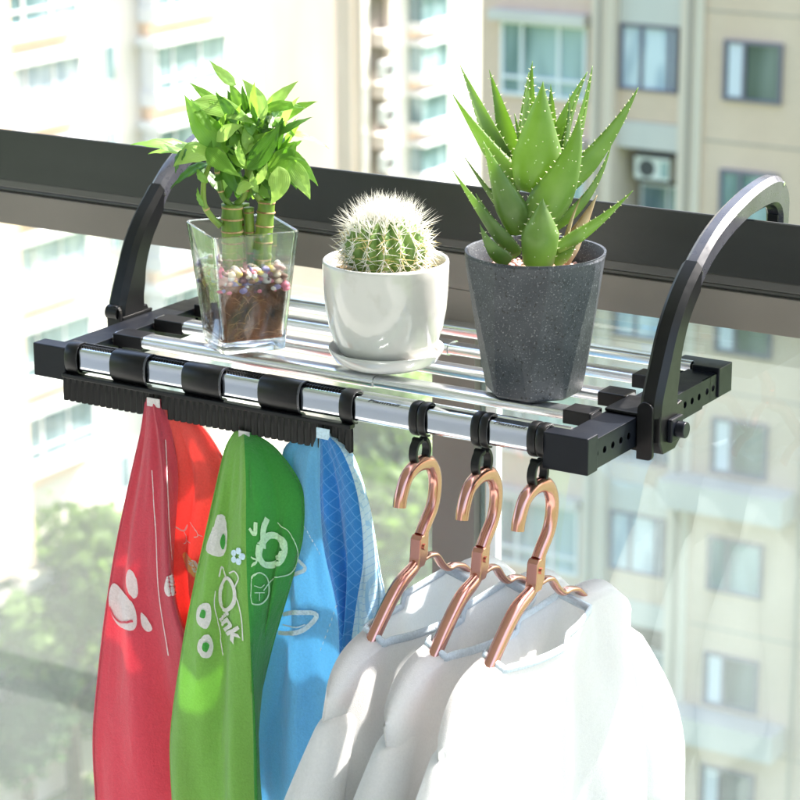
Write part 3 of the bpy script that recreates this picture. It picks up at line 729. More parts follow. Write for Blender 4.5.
def word(s, u, v, h, ang, m, panels, G, n, par, bold=.0008):
    c = atY(u, v, 0); bm = text_mesh(s, h, bold, 0, 3); ca, sa = cos(ang), sin(ang)
    for w in bm.verts: a, b = w.co.x, w.co.y; w.co = V((c.x+a*ca-b*sa, 0, c.z+a*sa+b*ca))
    project_print(G, n, panels, bm, 'woven_lettering', m, par)
bm = B(); line(bm, [(225,578),(220,590),(221,604),(228,610),(235,603),(236,590),(231,579)], .0045, True); line(bm, [(219,576),(222,566),(227,577)], .002)
project_print(G, n, (0, 0), bm, 'woven_lettering', M['t_white'], tg)
word('ink', 219, 617, .026, rad(-52), M['t_white'], (0, 0), G, n, tg, .0010)
bm = B(); line(bm, [(231,573),(236,571),(240,578),(236,590),(240,604),(243,620),(244,640)], .0016); line(bm, [(215,590),(214,606),(220,630),(224,655)], .0013)
project_print(G, n, (0, 0), bm, 'woven_pattern', M['t_white'], tg)
bm = B()
for k in range(5):
    a = 2*pi*k/5; cu, cv = 239+4.2*cos(a), 556+5.5*sin(a); blob(bm, [(cu+2.6*cos(q), cv+3.4*sin(q)) for q in (0, 1.05, 2.1, 3.15, 4.2, 5.25)])
project_print(G, n, (0, 0), bm, 'woven_flower', M['t_skypale'], tg)
bm = B(); line(bm, [(259,545),(268,535),(281,538),(284,550),(277,562),(264,564),(258,556)], .0075, True); line(bm, [(262,548),(262,530),(266,518)], .0065); line(bm, [(250,528),(255,534),(256,522)], .004); line(bm, [(251,556),(256,560),(252,566)], .002)
line(bm, [(278,522),(291,535),(297,555),(290,572),(272,578),(262,590)], .0012); line(bm, [(250,596),(252,578),(258,572),(266,578),(267,594),(260,603),(252,603)], .0016, True); line(bm, [(254,585),(259,587),(263,584)], .001); line(bm, [(254,592),(263,592)], .001); line(bm, [(258,592),(258,600)], .001)
project_print(G, n, (1, 1), bm, 'woven_pattern', M['t_greenpale'], tg)
bm = B(); a_, b_ = atY(239,430,-.006), atY(250,442,-.006); box(bm, a_.x, b_.x, -.0075, -.0060, b_.z, a_.z); obj('hanging_loop', bm, M['t_white'], tg, bev=.0004)
# --- blue towel
tb, G, n = towel('towel', 'blue towel with sky blue, deep blue quilted and pale checked folds, nearest the coat hangers',
    [[(308,432,.010),(284,452,.012),(288,500,.006),(277,560,.006),(268,610,.004),(262,655,.004)],
     [(321,434,-.002),(321,460,-.006),(321,500,-.012),(325,550,-.016),(337,605,-.022),(341,655,-.026)],
     [(326,434,-.004),(342,452,-.014),(357,495,-.020),(363,555,-.022),(356,605,-.026),(350,655,-.03)],
     [(331,433,.002),(351,453,.004),(368,505,.008),(379,570,.006),(384,600,.004),(380,655,.0)]],
    ['t_sky','t_blue','t_check'], 6, (.40, 0, -.06))
bm = B(); line(bm, [(292,553),(303,563),(306,569),(293,576)], .0042); line(bm, [(284,614),(302,612),(318,614),(309,626),(294,633),(279,632)], .0052); line(bm, [(284,624),(296,627),(306,624)], .0016)
for k in range(7): line(bm, [(306+k*2.2, 526+k*4.2), (307+k*2.2, 529+k*4.2)], .001)
for k in range(8): line(bm, [(322+k*2.2, 650-k*6), (323+k*2.2, 647-k*6)], .001)
project_print(G, n, (0, 0), bm, 'woven_pattern', M['t_skypale'], tb)
bm = B(); a_, b_ = atY(317,427,-.006), atY(330,440,-.006); box(bm, a_.x, b_.x, -.0078, -.0060, b_.z, a_.z); obj('hanging_loop', bm, M['t_skypale'], tb, bev=.0004)

# ================================================================== plant frame: r = to the right, t = towards the viewer side
RR = V((cos(YAW), sin(YAW), 0)); TT = V((sin(YAW), -cos(YAW), 0)); ZZ = V((0,0,1))

# ================================================================== GLASS VASE WITH BAMBOO
vc = V((.2125, .1085, .0015)); ang = rad(54); VH = .1355
bam = thing('potted_bamboo', 'leafy lucky bamboo in a square clear glass vase of soil and coloured pebbles', 'potted plant', vc)
def sq(hs, z, rr=.006, k=5, cx=0):
    out = []
    for i, (sx, sy) in enumerate(((1,1),(-1,1),(-1,-1),(1,-1))):
        for j in range(k):
            a = i*pi/2+pi/2*j/(k-1); x = sx*(hs-rr)+rr*cos(a); y = sy*(hs-rr)+rr*sin(a)
            out.append(vc+V((x*cos(ang)-y*sin(ang), x*sin(ang)+y*cos(ang), z)))
    return out
bo, to_ = .0365, .0498
def hs(z): return bo+(to_-bo)*(z/VH)**1.1
bm = B(); rings = [sq(hs(0)-.004, 0, .004)]
rings += [sq(hs(z), z, .006) for z in (.002, .01, .03, .06, .09, .12, VH-.001)] + [sq(hs(VH)-.001, VH, .005), sq(hs(VH)-.0025, VH, .004)]
rings += [sq(hs(z)-.0038, z, .004) for z in (VH-.001, .11, .08, .05, .03, .018)] + [sq(hs(.014)-.009, .0135, .004)]
loft(bm, rings, True, True); bmesh.ops.recalc_face_normals(bm, faces=bm.faces)
obj('glass_vase', bm, M['vase'], bam, smooth=True, autosmooth=35)
bm = B(); rr_ = random.Random(3); rings = []
def soilring(z, d=.0046):
    return [p+V((rr_.uniform(-.0008,.0008), rr_.uniform(-.0008,.0008), rr_.uniform(-.0006,.0006))) for p in sq(hs(z)-d, z, .005, 9)]
rings = [soilring(z) for z in (.0145, .02, .03, .04, .05, .06, .07, .078)]; loft(bm, rings, True, True); bmesh.ops.recalc_face_normals(bm, faces=bm.faces)
obj('soil', bm, M['soil'], bam)
# roots / coir fibres against the glass
bm = B()
for k in range(70):
    face = rr_.choice(((0,-1),(0,-1),(-1,0),(1,0))); s = rr_.uniform(-.03,.03); z = rr_.uniform(.02,.072); pts = []
    dx, dz = rr_.uniform(-.004,.004), rr_.uniform(-.003,.003)
    for q in range(6):
        s2 = s+dx*q; z2 = z+dz*q+.001*sin(q); h_ = hs(z2)-.0043
        s2 = max(-h_+.003, min(h_-.003, s2)); z2 = max(.017, min(.078, z2))
        x, y = (s2, face[1]*h_) if face[0] == 0 else (face[0]*h_, s2)
        pts.append(vc+V((x*cos(ang)-y*sin(ang), x*sin(ang)+y*cos(ang), z2)))
    tube(bm, pts, rr_.uniform(.0003,.0007), 5)
obj('root_fibres', bm, mat('coir_fibre', (.40,.2,.1), .8), bam, smooth=True)
pk = [m for m in M if m.startswith('peb_')]
bm = B(); cols = []
for k in range(240):
    h_ = hs(.085)-.0075; x, y = rr_.uniform(-h_, h_), rr_.uniform(-h_, h_); z = .079+rr_.uniform(0, .016)
    if rr_.random() < .45: y = -h_+rr_.uniform(0,.004); z = .068+rr_.uniform(0,.027)
    elif rr_.random() < .3: x = -h_+rr_.uniform(0,.004); z = .070+rr_.uniform(0,.025)
    r = rr_.uniform(.0026, .0056); base = len(bm.verts); mi = rr_.randrange(len(pk))
    res = bmesh.ops.create_icosphere(bm, subdivisions=2, radius=r)
    sx, sy, sz = rr_.uniform(.8,1.2), rr_.uniform(.7,1.1), rr_.uniform(.6,.95)
    for v in res['verts']:
        p = v.co; v.co = vc+V(((x+p.x*sx)*cos(ang)-(y+p.y*sy)*sin(ang), (x+p.x*sx)*sin(ang)+(y+p.y*sy)*cos(ang), z+p.z*sz)) + V((rr_.uniform(-.0003,.0003),)*3)
    for f in set(f for v in res['verts'] for f in v.link_faces): f.material_index = mi
o = obj('pebbles', bm, None, bam, smooth=True, mats=[M[m] for m in pk]); o['kind'] = 'stuff'
KP = 1/(940.)         # metres per photo pixel at the plants
def PP(u, v, t=0, u0=243, v0=223, z0=.1345, c=vc):
    return V((c.x, c.y, 0)) + RR*((u-u0)*KP*1.0 - 0) + TT*t + ZZ*(z0+(v0-v)*KP*1.045 + t*.295)
def bez(a, b, c, t): return a*(1-t)**2+b*2*t*(1-t)+c*t*t
# stems
def stem(name, pts, r0, r1, nodes, par=bam):
    bm = B(); P = smooth_path(pts, 8); nn = len(P); R_ = []
    for i in range(nn):
        q = i/(nn-1)*nodes; f = abs((q % 1)-.5)*2; R_.append((r0+(r1-r0)*i/(nn-1))*(1+.10*f**6))
    tube(bm, P, R_, 18); s = obj(name, bm, M['bamboo'], par, smooth=True)
    for k in range(1, nodes+1):
        i = min(nn-2, int(k/nodes*(nn-1))); a, b = P[i], P[i+1]; d = (b-a).normalized(); bm = B()
        tl = (RR*rr_.uniform(-.12,.12)); rk = R_[i]
        tube(bm, [a-d*.0009+tl*.004, a+d*.0009+tl*.004], rk*1.06, 18); obj('stem_ring', bm, M['node'], s, smooth=True)
    return s
def base(u, v, t): return PP(u, v, t)
stem('stem', [base(233,268,.005), base(233,240,.006), base(233,222,.006), base(234,200,.006)], .0115, .0112, 5)
stem('stem', [base(252,268,-.004), base(251,235,-.003), base(250,203,-.002)], .0055, .0055, 3)
stem('stem', [base(262,268,.0), base(264,240,.0), base(267,215,-.001), base(269,195,-.002)], .0098, .0092, 5)
stem('stem', [base(246,266,-.02), base(243,235,-.02), base(241,198,-.02)], .0095, .0090, 4)
shoots = [
 [(222,222,.014),(213,213,.016),(206,200,.016),(206,178,.012),(212,160,.008),(217,140,.004)],
 [(232,202,.006),(224,190,.008),(222,178,.008),(219,160,.01),(222,125,.006)],
 [(238,200,.004),(247,190,.004),(250,170,.004),(250,150,.002),(248,110,.0)],
 [(264,197,.0),(255,185,.004),(253,165,.006),(262,140,.004),(265,110,.0)],
 [(270,196,-.002),(276,184,-.002),(276,165,-.004),(270,140,-.006),(270,115,-.008)]]
for s in shoots: stem('shoot', [PP(*p) for p in s], .0038, .0022, 3)
def leaf(bm, a, c, b, w, fold=.25, curl=.2, nrm=None, twist=0, n=14, prof=None):
    """blade from a to b through control c, half width w"""
    a, b, c = V(a), V(b), V(c); rows = []
    for i in range(n+1):
        t = i/n; p = bez(a, c, b, t); T = (bez(a, c, b, min(1, t+.02))-bez(a, c, b, max(0, t-.02))).normalized()
        N_ = (nrm or (TT*.6+ZZ*.8)); N_ = (N_-T*N_.dot(T)).normalized(); S = T.cross(N_)
        if twist: S, N_ = S*cos(twist*t)+N_*sin(twist*t), N_*cos(twist*t)-S*sin(twist*t)
        ww = 1.08*w*(sin(pi*min(1, t*1.0)**.70)**1.12 if t < 1 else 0)*(1-.15*t)+.0006*(1-t)+.00005
        rows.append([p+S*ww*s+N_*(fold*ww*abs(s)**1.2*1.0-curl*ww*(abs(s)**3)+.0006*sin(t*26+s*3)*abs(s)) for s in (-1,-.66,-.33,0,.33,.66,1)])
    lay = bm.verts.layers.float.get('across') or bm.verts.layers.float.new('across')
    for row in loft(bm, rows, False, False):
        for v, s in zip(row, (-1,-.66,-.33,0,.33,.66,1)): v[lay] = s
def bl(ua, va, ub, vb, w, m='leafA', ta=0, tb=.0, arch=6, cu=0, n_=None, tw=0, t0=None):
    """w in picture pixels (half width)"""
    A, Bp = PP(ua, va, ta), PP(ub, vb, tb); c = PP((ua+ub)/2+cu, (va+vb)/2-arch, (ta+tb)/2+.006)
    bm = B(); leaf(bm, A, c, Bp, w*KP*.86, nrm=n_, twist=tw); o = obj('leaf', bm, M[m], bam, smooth=True)
    return o
F_ = TT*.85+ZZ*.5; U_ = ZZ*.9+TT*.4; L_ = -RR*.6+TT*.6+ZZ*.5; R_n = RR*.6+TT*.6+ZZ*.4
bl(207,152, 134,143, 15, 'leafA', .0, .03, 10, 4, U_)
bl(207,144, 150,150, 11, 'leafC', -.01, .01, 5, 0, U_)
bl(214,147, 178,166, 16, 'leafC', .02, .045, 8, 2, U_+TT*.4)
bl(190,146, 180,172, 7, 'leafB', .03, .04, 0, -4, L_)
bl(224,144, 189,93, 15, 'leafA', .01, .02, -6, -2, F_)
bl(221,142, 208,98, 8, 'leafB', -.01, -.01, 2, 0, F_)
bl(196,98, 262,125, 14, 'leafC', .0, .03, 9, 0, U_+TT*.5)
bl(221,140, 249,126, 8, 'leafC', .03, .045, 6, 0, F_)
bl(211,146, 247,177, 10, 'leafA', .03, .05, -2, -4, F_)
bl(228,165, 246,196, 6, 'leafB', .03, .04, 0, -3, F_)
bl(240,82, 214,58, 6.5, 'leafC', .0, .0, -3, 0, F_)
bl(248,110, 232,76, 7, 'leafA', -.01, -.01, 0, 0, F_)
bl(268,118, 247,78, 10, 'leafC', .015, .015, 6, 5, F_)
bl(266,112, 303,77, 7.5, 'leafC', -.005, -.01, 4, 0, F_)
bl(268,108, 311,106, 6.5, 'leafA', .01, .01, 7, 0, F_)
bl(272,106, 287,111, 8, 'leafA', -.01, -.01, 2, 0, F_)
bl(280,124, 333,143, 5.5, 'leafC', -.015, -.015, 5, 4, U_)
bl(252,168, 286,122, 12, 'leafB', .035, .03, -2, 4, F_)
bl(258,150, 250,123, 7, 'leafC', .02, .02, 0, -5, F_)
bl(272,168, 301,139, 12.5, 'leafA', .02, .01, -2, 6, F_)
bl(291,155, 314,196, 10.5, 'leafC', .0, .01, -2, 5, F_)
bl(283,165, 275,204, 12, 'leafC', .035, .05, -2, 10, F_)
bl(240,190, 259,186, 9, 'leafC', .04, .05, 4, 0, U_+TT*.5)
bl(290,168, 300,186, 5, 'leafB', .0, .01, 0, 4, F_)
bl(265,150, 283,130, 8, 'leafA', .01, .0, 2, 3, F_)
bl(246,160, 240,143, 4, 'leafC', .045, .04, 0, 0, R_n)
bl(250,166, 245,140, 4, 'leafC', .05, .045, 0, -4, F_)
bl(258,182, 272,160, 5, 'leafC', .03, .03, -2, 4, F_)
bl(262,190, 257,168, 4, 'leafC', .03, .03, 0, -5, F_)
bl(225,128, 236,104, 8, 'leafB', .0, .0, 2, 0, F_)
bl(218,126, 213,98, 5, 'leafB', -.01, -.01, 0, 0, F_)
bl(240,110, 230,84, 6, 'leafB', -.02, -.02, 0, 0, F_)
bl(210,180, 200,165, 5, 'leafA', .02, .02, 0, -3, L_)
bl(206,205, 200,184, 4, 'leafA', .018, .02, 0, -3, L_)
bl(208,110, 213,88, 4.5, 'leafB', -.01, -.01, 0, 0, F_)
bl(276,118, 322,96, 7, 'leafA', -.02, -.02, 6, 0, F_)
bl(230,112, 192,78, 7, 'leafA', -.01, -.01, 4, 0, F_)
bl(282,150, 312,160, 7, 'leafA', .01, .02, 5, 0, F_)
bl(212,158, 172,186, 8, 'leafB', .0, .02, 8, 0, L_)
bl(288,150, 322,182, 8, 'leafA', -.01, .0, 8, 2, F_)
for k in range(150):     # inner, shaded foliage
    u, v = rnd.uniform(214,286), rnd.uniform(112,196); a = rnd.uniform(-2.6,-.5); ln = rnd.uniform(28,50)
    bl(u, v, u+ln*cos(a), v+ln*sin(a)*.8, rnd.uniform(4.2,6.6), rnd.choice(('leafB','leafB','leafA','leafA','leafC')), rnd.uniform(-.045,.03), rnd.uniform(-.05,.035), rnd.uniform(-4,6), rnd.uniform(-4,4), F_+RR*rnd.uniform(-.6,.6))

# ================================================================== CACTUS
cc = V((.390, .122, 0))
sau = thing('pot_saucer', 'shallow white glazed saucer under the round cactus pot', 'saucer', (cc.x, cc.y, .0005))
bm = B(); lathe(bm, [(0,.0005),(.036,.0005),(.040,.0022),(.048,.0045),(.056,.0095),(.0610,.0175),(.0622,.0215),(.0618,.0228),(.0602,.0222),(.056,.0155),(.048,.0120),(.02,.0115),(0,.0115)], 80, (cc.x,cc.y,0)); bmesh.ops.remove_doubles(bm, verts=bm.verts, dist=1e-5)
obj('dish', bm, M['ceramic'], sau, smooth=True)
cac = thing('potted_cactus', 'round spiny cactus in a glossy white ceramic pot', 'potted plant', (cc.x, cc.y, .0118))
cz = .0118; PHt = .107
prof = [(0,0),(.040,0),(.044,.001),(.050,.006),(.0565,.018),(.0615,.034),(.0650,.054),(.0668,.076),(.0675,.094),(.0678,.1035),(.0672,.1062),(.0655,.1070),(.0638,.1058),(.0632,.1015),(.0628,.090)]
bm = B(); lathe(bm, prof, 96, (cc.x, cc.y, cz)); bmesh.ops.remove_doubles(bm, verts=bm.verts, dist=1e-5)
obj('pot', bm, M['ceramic'], cac, smooth=True)
bm = B(); lathe(bm, [(0,.0905),(.02,.092),(.04,.0905),(.0628,.0895)], 48, (cc.x, cc.y, cz), lambda a, r, z: r)
for v in bm.verts: v.co.z += rnd.uniform(-.0012,.0012)
obj('soil', bm, M['soil2'], cac)
bm = B()
for k in range(150):
    a, r = rnd.uniform(0, 2*pi), .062*rnd.random()**.5; s = rnd.uniform(.0012,.003); res = bmesh.ops.create_icosphere(bm, subdivisions=1, radius=s)
    for v in res['verts']: v.co = V((cc.x+r*cos(a)+v.co.x, cc.y+r*sin(a)+v.co.y*1.2, cz+.092+v.co.z*.7))
o = obj('soil_grit', bm, M['peb_cream'], cac, smooth=True); o['kind'] = 'stuff'
ribs, CR, CH = 15, .0445, .036; c0 = V((cc.x, cc.y, cz+.088+.030))
def crf(a, th):   # rib profile
    w = abs(sin(a*ribs/2)); return 1-.17*(1-w)**1.5*(sin(th)**.5 if th > 0 else 0)
bm = B(); rings = []
for i in range(30):
    th = .03+(pi*.80-.03)*i/29; ring = []
    for k in range(ribs*10):
        a = 2*pi*k/(ribs*10); f = crf(a, th)*(1+.02*sin(th*26))
        ring.append(c0+V((CR*f*sin(th)*cos(a), CR*f*sin(th)*sin(a), CH*f*cos(th)-.004*math.exp(-(th/.25)**2))))
    rings.append(ring)
loft(bm, rings, True, True); bmesh.ops.recalc_face_normals(bm, faces=bm.faces)
cb = obj('cactus_body', bm, M['cactus'], cac, smooth=True)
bs, bs2, ba = B(), B(), B()
def spike(bm, p, d, ln, r):
    d = d.normalized(); s = d.cross(V((.3,.2,.9))).normalized(); q = d.cross(s); v = [bm.verts.new(p+(s*cos(t)+q*sin(t))*r) for t in (0,2.1,4.2)]; e = bm.verts.new(p+d*ln)
    for i in range(3): bm.faces.new((v[i], v[(i+1)%3], e))
for k in range(ribs):
    a = 2*pi*(k+.5)/ribs
    for j in range(12):
        th = .16+j*.185
        f = 1.0; n_ = V((sin(th)*cos(a), sin(th)*sin(a), cos(th)*1.15)).normalized(); p = c0+V((CR*sin(th)*cos(a), CR*sin(th)*sin(a), CH*cos(th)))
        res = bmesh.ops.create_icosphere(ba, subdivisions=1, radius=.0017)
        for v in res['verts']: v.co = p+v.co
        top = th < .95; cnt = 10 if top else 8
        for m_ in range(cnt):
            d = (V((rnd.gauss(0,1), rnd.gauss(0,1), rnd.gauss(0,1)))); d = d-n_*d.dot(n_); d.normalize(); d = d*rnd.uniform(.5,1.1)+n_*rnd.uniform(.35,1.1)*(1.4 if top else .75)
            if top: d += V((0,0,.35))
            spike(bs if (top or rnd.random() < .75) else bs2, p, d, rnd.uniform(.012,.027)*(1.2 if top else .9), .00062)
for m_ in range(120):
    a = rnd.uniform(0, 2*pi); r = rnd.random()**.6*.022; p = c0+V((r*cos(a), r*sin(a), CH-.0035)); spike(bs, p, V((cos(a)*r*34+rnd.gauss(0,.25), sin(a)*r*34+rnd.gauss(0,.25), 1)), rnd.uniform(.015,.028), .00065)
o = obj('spines', bs, M['spine'], cac); o['kind'] = 'stuff'
o = obj('spines', bs2, M['spine2'], cac); o['kind'] = 'stuff'
o = obj('areoles', ba, M['areole'], cac, smooth=True); o['kind'] = 'stuff'

# ================================================================== ALOE
ac = V((.571, .123, .0005)); AH = .149
alo = thing('potted_aloe', 'spiky aloe in a tapered faceted pot of speckled dark stone', 'potted plant', ac)
bm = B(); nn = 320; rings = []; FN = 12
def facet(a, q, r):
    # convex body cut by two fans of eight planes: wide flats at the foot, inverted ones at the shoulder
    K = pi/4; a1 = (a+K/2) % K - K/2; a2 = a % K - K/2
    f1 = (.926+.080*min(1, q*1.05))/cos(a1); f2 = (.992-.036*min(1, q*1.05))/cos(a2)
    e = min(1, max(0, (1-q)*14))
    return r*(min(1, f1, f2)*e+.985*(1-e))
zs = [0, .003]+[.006*k for k in range(1, 23)]+[.136, .139, .142, .1455, .148, .149]
bm = B()
for z in zs:
    q = z/AH; r = .0500+.0245*q**.92
    if z == 0: r -= .0025
    if z > .147: r -= .0012
    rings.append([V((ac.x+facet(2*pi*k/nn, q, r)*cos(2*pi*k/nn), ac.y+facet(2*pi*k/nn, q, r)*sin(2*pi*k/nn), ac.z+z)) for k in range(nn)])
for r, z in ((.0725,.149),(.0700,.1485),(.0690,.146),(.0650,.130),(.0635,.118)): rings.append([V((ac.x+r*cos(2*pi*k/nn), ac.y+r*sin(2*pi*k/nn), ac.z+z)) for k in range(nn)])
loft(bm, rings, True, False); bm.verts.ensure_lookup_table(); bm.faces.new([bm.verts[k] for k in range(nn)]); bmesh.ops.recalc_face_normals(bm, faces=bm.faces)
obj('pot', bm, M['stone'], alo, smooth=True, autosmooth=9)
bm = B(); lathe(bm, [(0,.128),(.03,.127),(.0645,.1235)], 48, ac)
for v in bm.verts: v.co.z += rnd.uniform(-.0015,.0015)
obj('soil', bm, M['soil2'], alo)
bm = B()
for k in range(220):
    a, r = rnd.uniform(0, 2*pi), .057*rnd.random()**.5; s = rnd.uniform(.0015,.004); res = bmesh.ops.create_icosphere(bm, subdivisions=1, radius=s)
    for v in res['verts']: v.co = V((ac.x+r*cos(a)+v.co.x, ac.y+r*sin(a)+v.co.y*1.2, ac.z+.1265+v.co.z*.7))
o = obj('soil_grit', bm, M['peb_rose'], alo, smooth=True); o['kind'] = 'stuff'
def AP(u, v, t=0): return V((ac.x, ac.y, 0))+RR*((u-535)*KP*1.02)+TT*t+ZZ*(.1495+(249-v)*KP*1.03+t*.295)
def aloe_leaf(ub, vb, tb, ut, vt, tt, w, cu=0, cv=0, ct=0, nrm=None, m='aloe', wmax=.25, thick=.32, teeth=True, seed=0):
    """base/tip in picture units, w = half width (picture units); nrm = the outward (convex) side"""
    r = random.Random(seed+int(ut)); A, T_ = AP(ub, vb, tb), AP(ut, vt, tt); c = AP((ub+ut)/2+cu, (vb+vt)/2+cv, (tb+tt)/2+ct)
    w *= KP*1.05; n = 26; rows = []; el, er = [], []
    out = nrm if nrm is not None else TT
    for i in range(n+1):
        t = i/n; p = bez(A, c, T_, t); T = (bez(A, c, T_, min(1, t+.02))-bez(A, c, T_, max(0, t-.02))).normalized()
        N_ = (out-T*out.dot(T)).normalized(); S = T.cross(N_)
        if t < wmax: ww = w*(.84+.16*sin(t/wmax*pi/2))
        else: ww = w*(1-((t-wmax)/(1-wmax))**1.08)**1.04
        ww = max(ww, .0002); th = ww*thick*1.5+.0006
        ring = []
        for k in range(16):
            a = 2*pi*k/16; x = cos(a); y = sin(a)
            # convex outside, slightly hollow inside
            ring.append(p+S*ww*x+N_*(th*y if y > 0 else (th*.12*y)) - N_*(-1)*ww*.30*(abs(x)**2)*-1)
        rows.append(ring); el.append((p-S*ww-N_*ww*.30, -S, T)); er.append((p+S*ww-N_*ww*.30, S, T))
    bm = B(); loft(bm, rows); bmesh.ops.recalc_face_normals(bm, faces=bm.faces)
    lf = obj('leaf', bm, M[m], alo, smooth=True)
    if teeth:
        bm = B(); L_len = (T_-A).length; cnt = int(L_len/.0078)
        for side in (el, er):
            for k in range(1, cnt):
                q = (k+r.uniform(-.2,.2))/cnt*n; i = max(0, min(n-1, int(q))); p, s, T = side[i]; p = p.lerp(side[i+1][0], q-i)
                d = (s+T*.35+out*.1).normalized(); ln = r.uniform(.0022,.0034); rad_ = .00085
                a1 = d.cross(out).normalized(); b1 = d.cross(a1); vs = [bm.verts.new(p-d*.0005+(a1*cos(x)+b1*sin(x))*rad_) for x in (0,1.57,3.14,4.71)]; e = bm.verts.new(p+d*ln)
                for y in range(4): bm.faces.new((vs[y], vs[(y+1)%4], e))
        # few tubercles on the outer face
        for k in range(int(cnt*.55)):
            i = r.randrange(3, n-4); p, s, T = er[i]; pl = el[i][0]; x = r.uniform(.2,.8); c_ = p.lerp(pl, x); wd = (p-pl).length
            hgt = (1-(2*x-1)**2)**.5; surf_p = c_+out*0; N_ = (out-T*out.dot(T)).normalized()
            surf_p = c_ + N_*(wd/2*.30*(1-(2*x-1)**2) + (wd/2*thick*1.5+.0006)*hgt - .0002)
            vs = [bm.verts.new(surf_p+(s*cos(q)+T*sin(q))*.0007) for q in (0,1.57,3.14,4.71)]; e = bm.verts.new(surf_p+N_*.0012)
            for y in range(4): bm.faces.new((vs[y], vs[(y+1)%4], e))
        obj('thorns', bm, M['thorn'], lf)
    return lf
al = aloe_leaf
# back row
al(512,190,-.03, 464,69,-.045, 13, 6,8,-.01, -RR*.4-TT*.9+ZZ*-.2)
al(516,180,-.035, 492,72,-.06, 12, 6,4,-.01, -TT)
al(528,150,-.03, 533,64,-.06, 9, -2,0,0, -TT)
al(524,150,-.02, 529,77,-.04, 8, -3,0,0, -TT*.7-RR*.7)
al(548,150,-.03, 550,87,-.05, 7, 2,0,0, -TT)
al(552,170,-.02, 583,78,-.03, 15, -8,0,.0, -TT*.2+RR*.5-ZZ*.3)
al(562,180,-.03, 589,70,-.05, 10, 4,8,0, RR*.9-TT*.3)
al(563,190,-.005, 630,94,-.02, 15, 10,4,0, RR*.4+TT*.6-ZZ*.6)
al(550,228,.0, 606,146,-.02, 11, 14,14,.0, RR*.7+TT*.3-ZZ*.6)
al(520,190,-.01, 457,101,-.01, 16, 4,14,.0, TT*.5-RR*.7-ZZ*.3)
al(512,215,-.02, 469,158,-.03, 9, 4,10,0, -RR)
al(540,205,-.005, 515,118,-.02, 11, -4,2,0, TT*.3-RR*.8)
al(556,200,.0, 566,100,-.02, 10, 4,4,0, TT*.2+RR*.8)
# big front blades
al(535,192,.012, 539,93,.022, 23.5, -2,0,.010, TT-ZZ*.1, wmax=.26, thick=.28)
al(533,228,.022, 572,124,.035, 21, 18,4,.010, TT*.95+RR*.35-ZZ*.2, wmax=.26)
al(518,232,.02, 484,149,.035, 17, 2,10,.006, TT*.8-RR*.5-ZZ*.2, wmax=.3)
al(514,252,.018, 456,175,.03, 12, 6,16,.006, TT*.5-RR*.6-ZZ*.6)
al(514,256,.012, 478,196,.015, 12, 4,14,.0, TT*.5-RR*.4-ZZ*.6)
al(506,262,.03, 481,227,.045, 10, -4,8,.004, TT*.8-RR*.6)
al(536,266,.04, 538,204,.058, 17, 0,0,.008, TT*1.0, wmax=.45)
al(553,250,.03, 623,195,.03, 8.5, -2,12,.0, TT*.8-ZZ*.7, wmax=.3)
al(560,262,.01, 593,196,-.012, 10, 2,0,.0, TT*.8+RR*.3, m='dryleaf', teeth=False, thick=.12)
al(560,260,.02, 577,198,.01, 3, -6,0,.0, TT*.8+RR*.3, m='dryleaf', teeth=False, thick=.4)
al(552,262,.02, 575,228,.03, 9, 4,8,.0, TT*.8+RR*.5)

# ================================================================== WINDOW: rail, frame, mullion, panes
win = thing('window_railing', 'dark topped balcony window rail on a brown metal frame above the glass', 'window', (.2, .37, .0))
WX0, WX1 = -3.2, 3.6; RT = .1575
bm = B(); loft(bm, [[(x, y, z) for y, z in ((.335,.0935),(.3955,.0935),(.3955,.126),(.3930,.1285),(.3405,.1285),(.3395,RT-.0008),(.3385,RT),(.3362,RT),(.335,RT-.0012))] for x in (WX0, WX1)]); bmesh.ops.recalc_face_normals(bm, faces=bm.faces); obj('top_rail', bm, M['rail'], win)
bm = B(); box(bm, WX0, WX1, .339, .392, .0815, .0933)
box(bm, WX0, WX1, .341, .390, .076, .0813); obj('ledge_trim', bm, mat('grey_trim', (.075,.072,.07), .4), win, bev=.002)
bm = B(); box(bm, WX0, WX1, .337, .388, .0345, .0758); obj('frame_rail', bm, M['brown'], win, bev=.001)
bm = B(); box(bm, .3165, .3745, .337, .388, -1.0, .0343); obj('mullion', bm, M['brown'], win, bev=.001)
bm = B(); box(bm, .3815, .3955, .352, .366, -1.0, .0343); obj('mullion_side_strip', bm, M['lit_reveal'], win, bev=.001)  # second edge of the mullion, painted white as if lit
bm = B(); box(bm, .3745, .3813, .350, .3515, -1.0, .0343); obj('mullion_side_strip', bm, M['pane_tint'], win)
for a, b, m in ((WX0, .3163, 'pane_clear'), (.3957, WX1, 'pane_tint')):
    bm = B(); vs = [bm.verts.new(p) for p in ((a,.358,-1.0),(b,.358,-1.0),(b,.358,.0343),(a,.358,.0343))]; bm.faces.new(vs); obj('glass_pane', bm, M[m], win)
bm = B(); box(bm, WX0, WX1, .33, .41, -1.09, -1.002); obj('bottom_rail', bm, M['brown'], win, bev=.001)
bm = B(); box(bm, WX0, WX1, -3.4, .41, -1.3, -1.092); tag(obj('balcony_floor', bm, M['tile']), kind='structure')
bm = B(); box(bm, WX0, WX1, -3.4, .41, 1.9, 2.05); tag(obj('balcony_ceiling', bm, M['roomwhite']), kind='structure')
bm = B(); box(bm, WX0, WX1, -3.55, -3.401, -1.3, 2.05); tag(obj('room_wall', bm, M['roomwhite']), kind='structure')

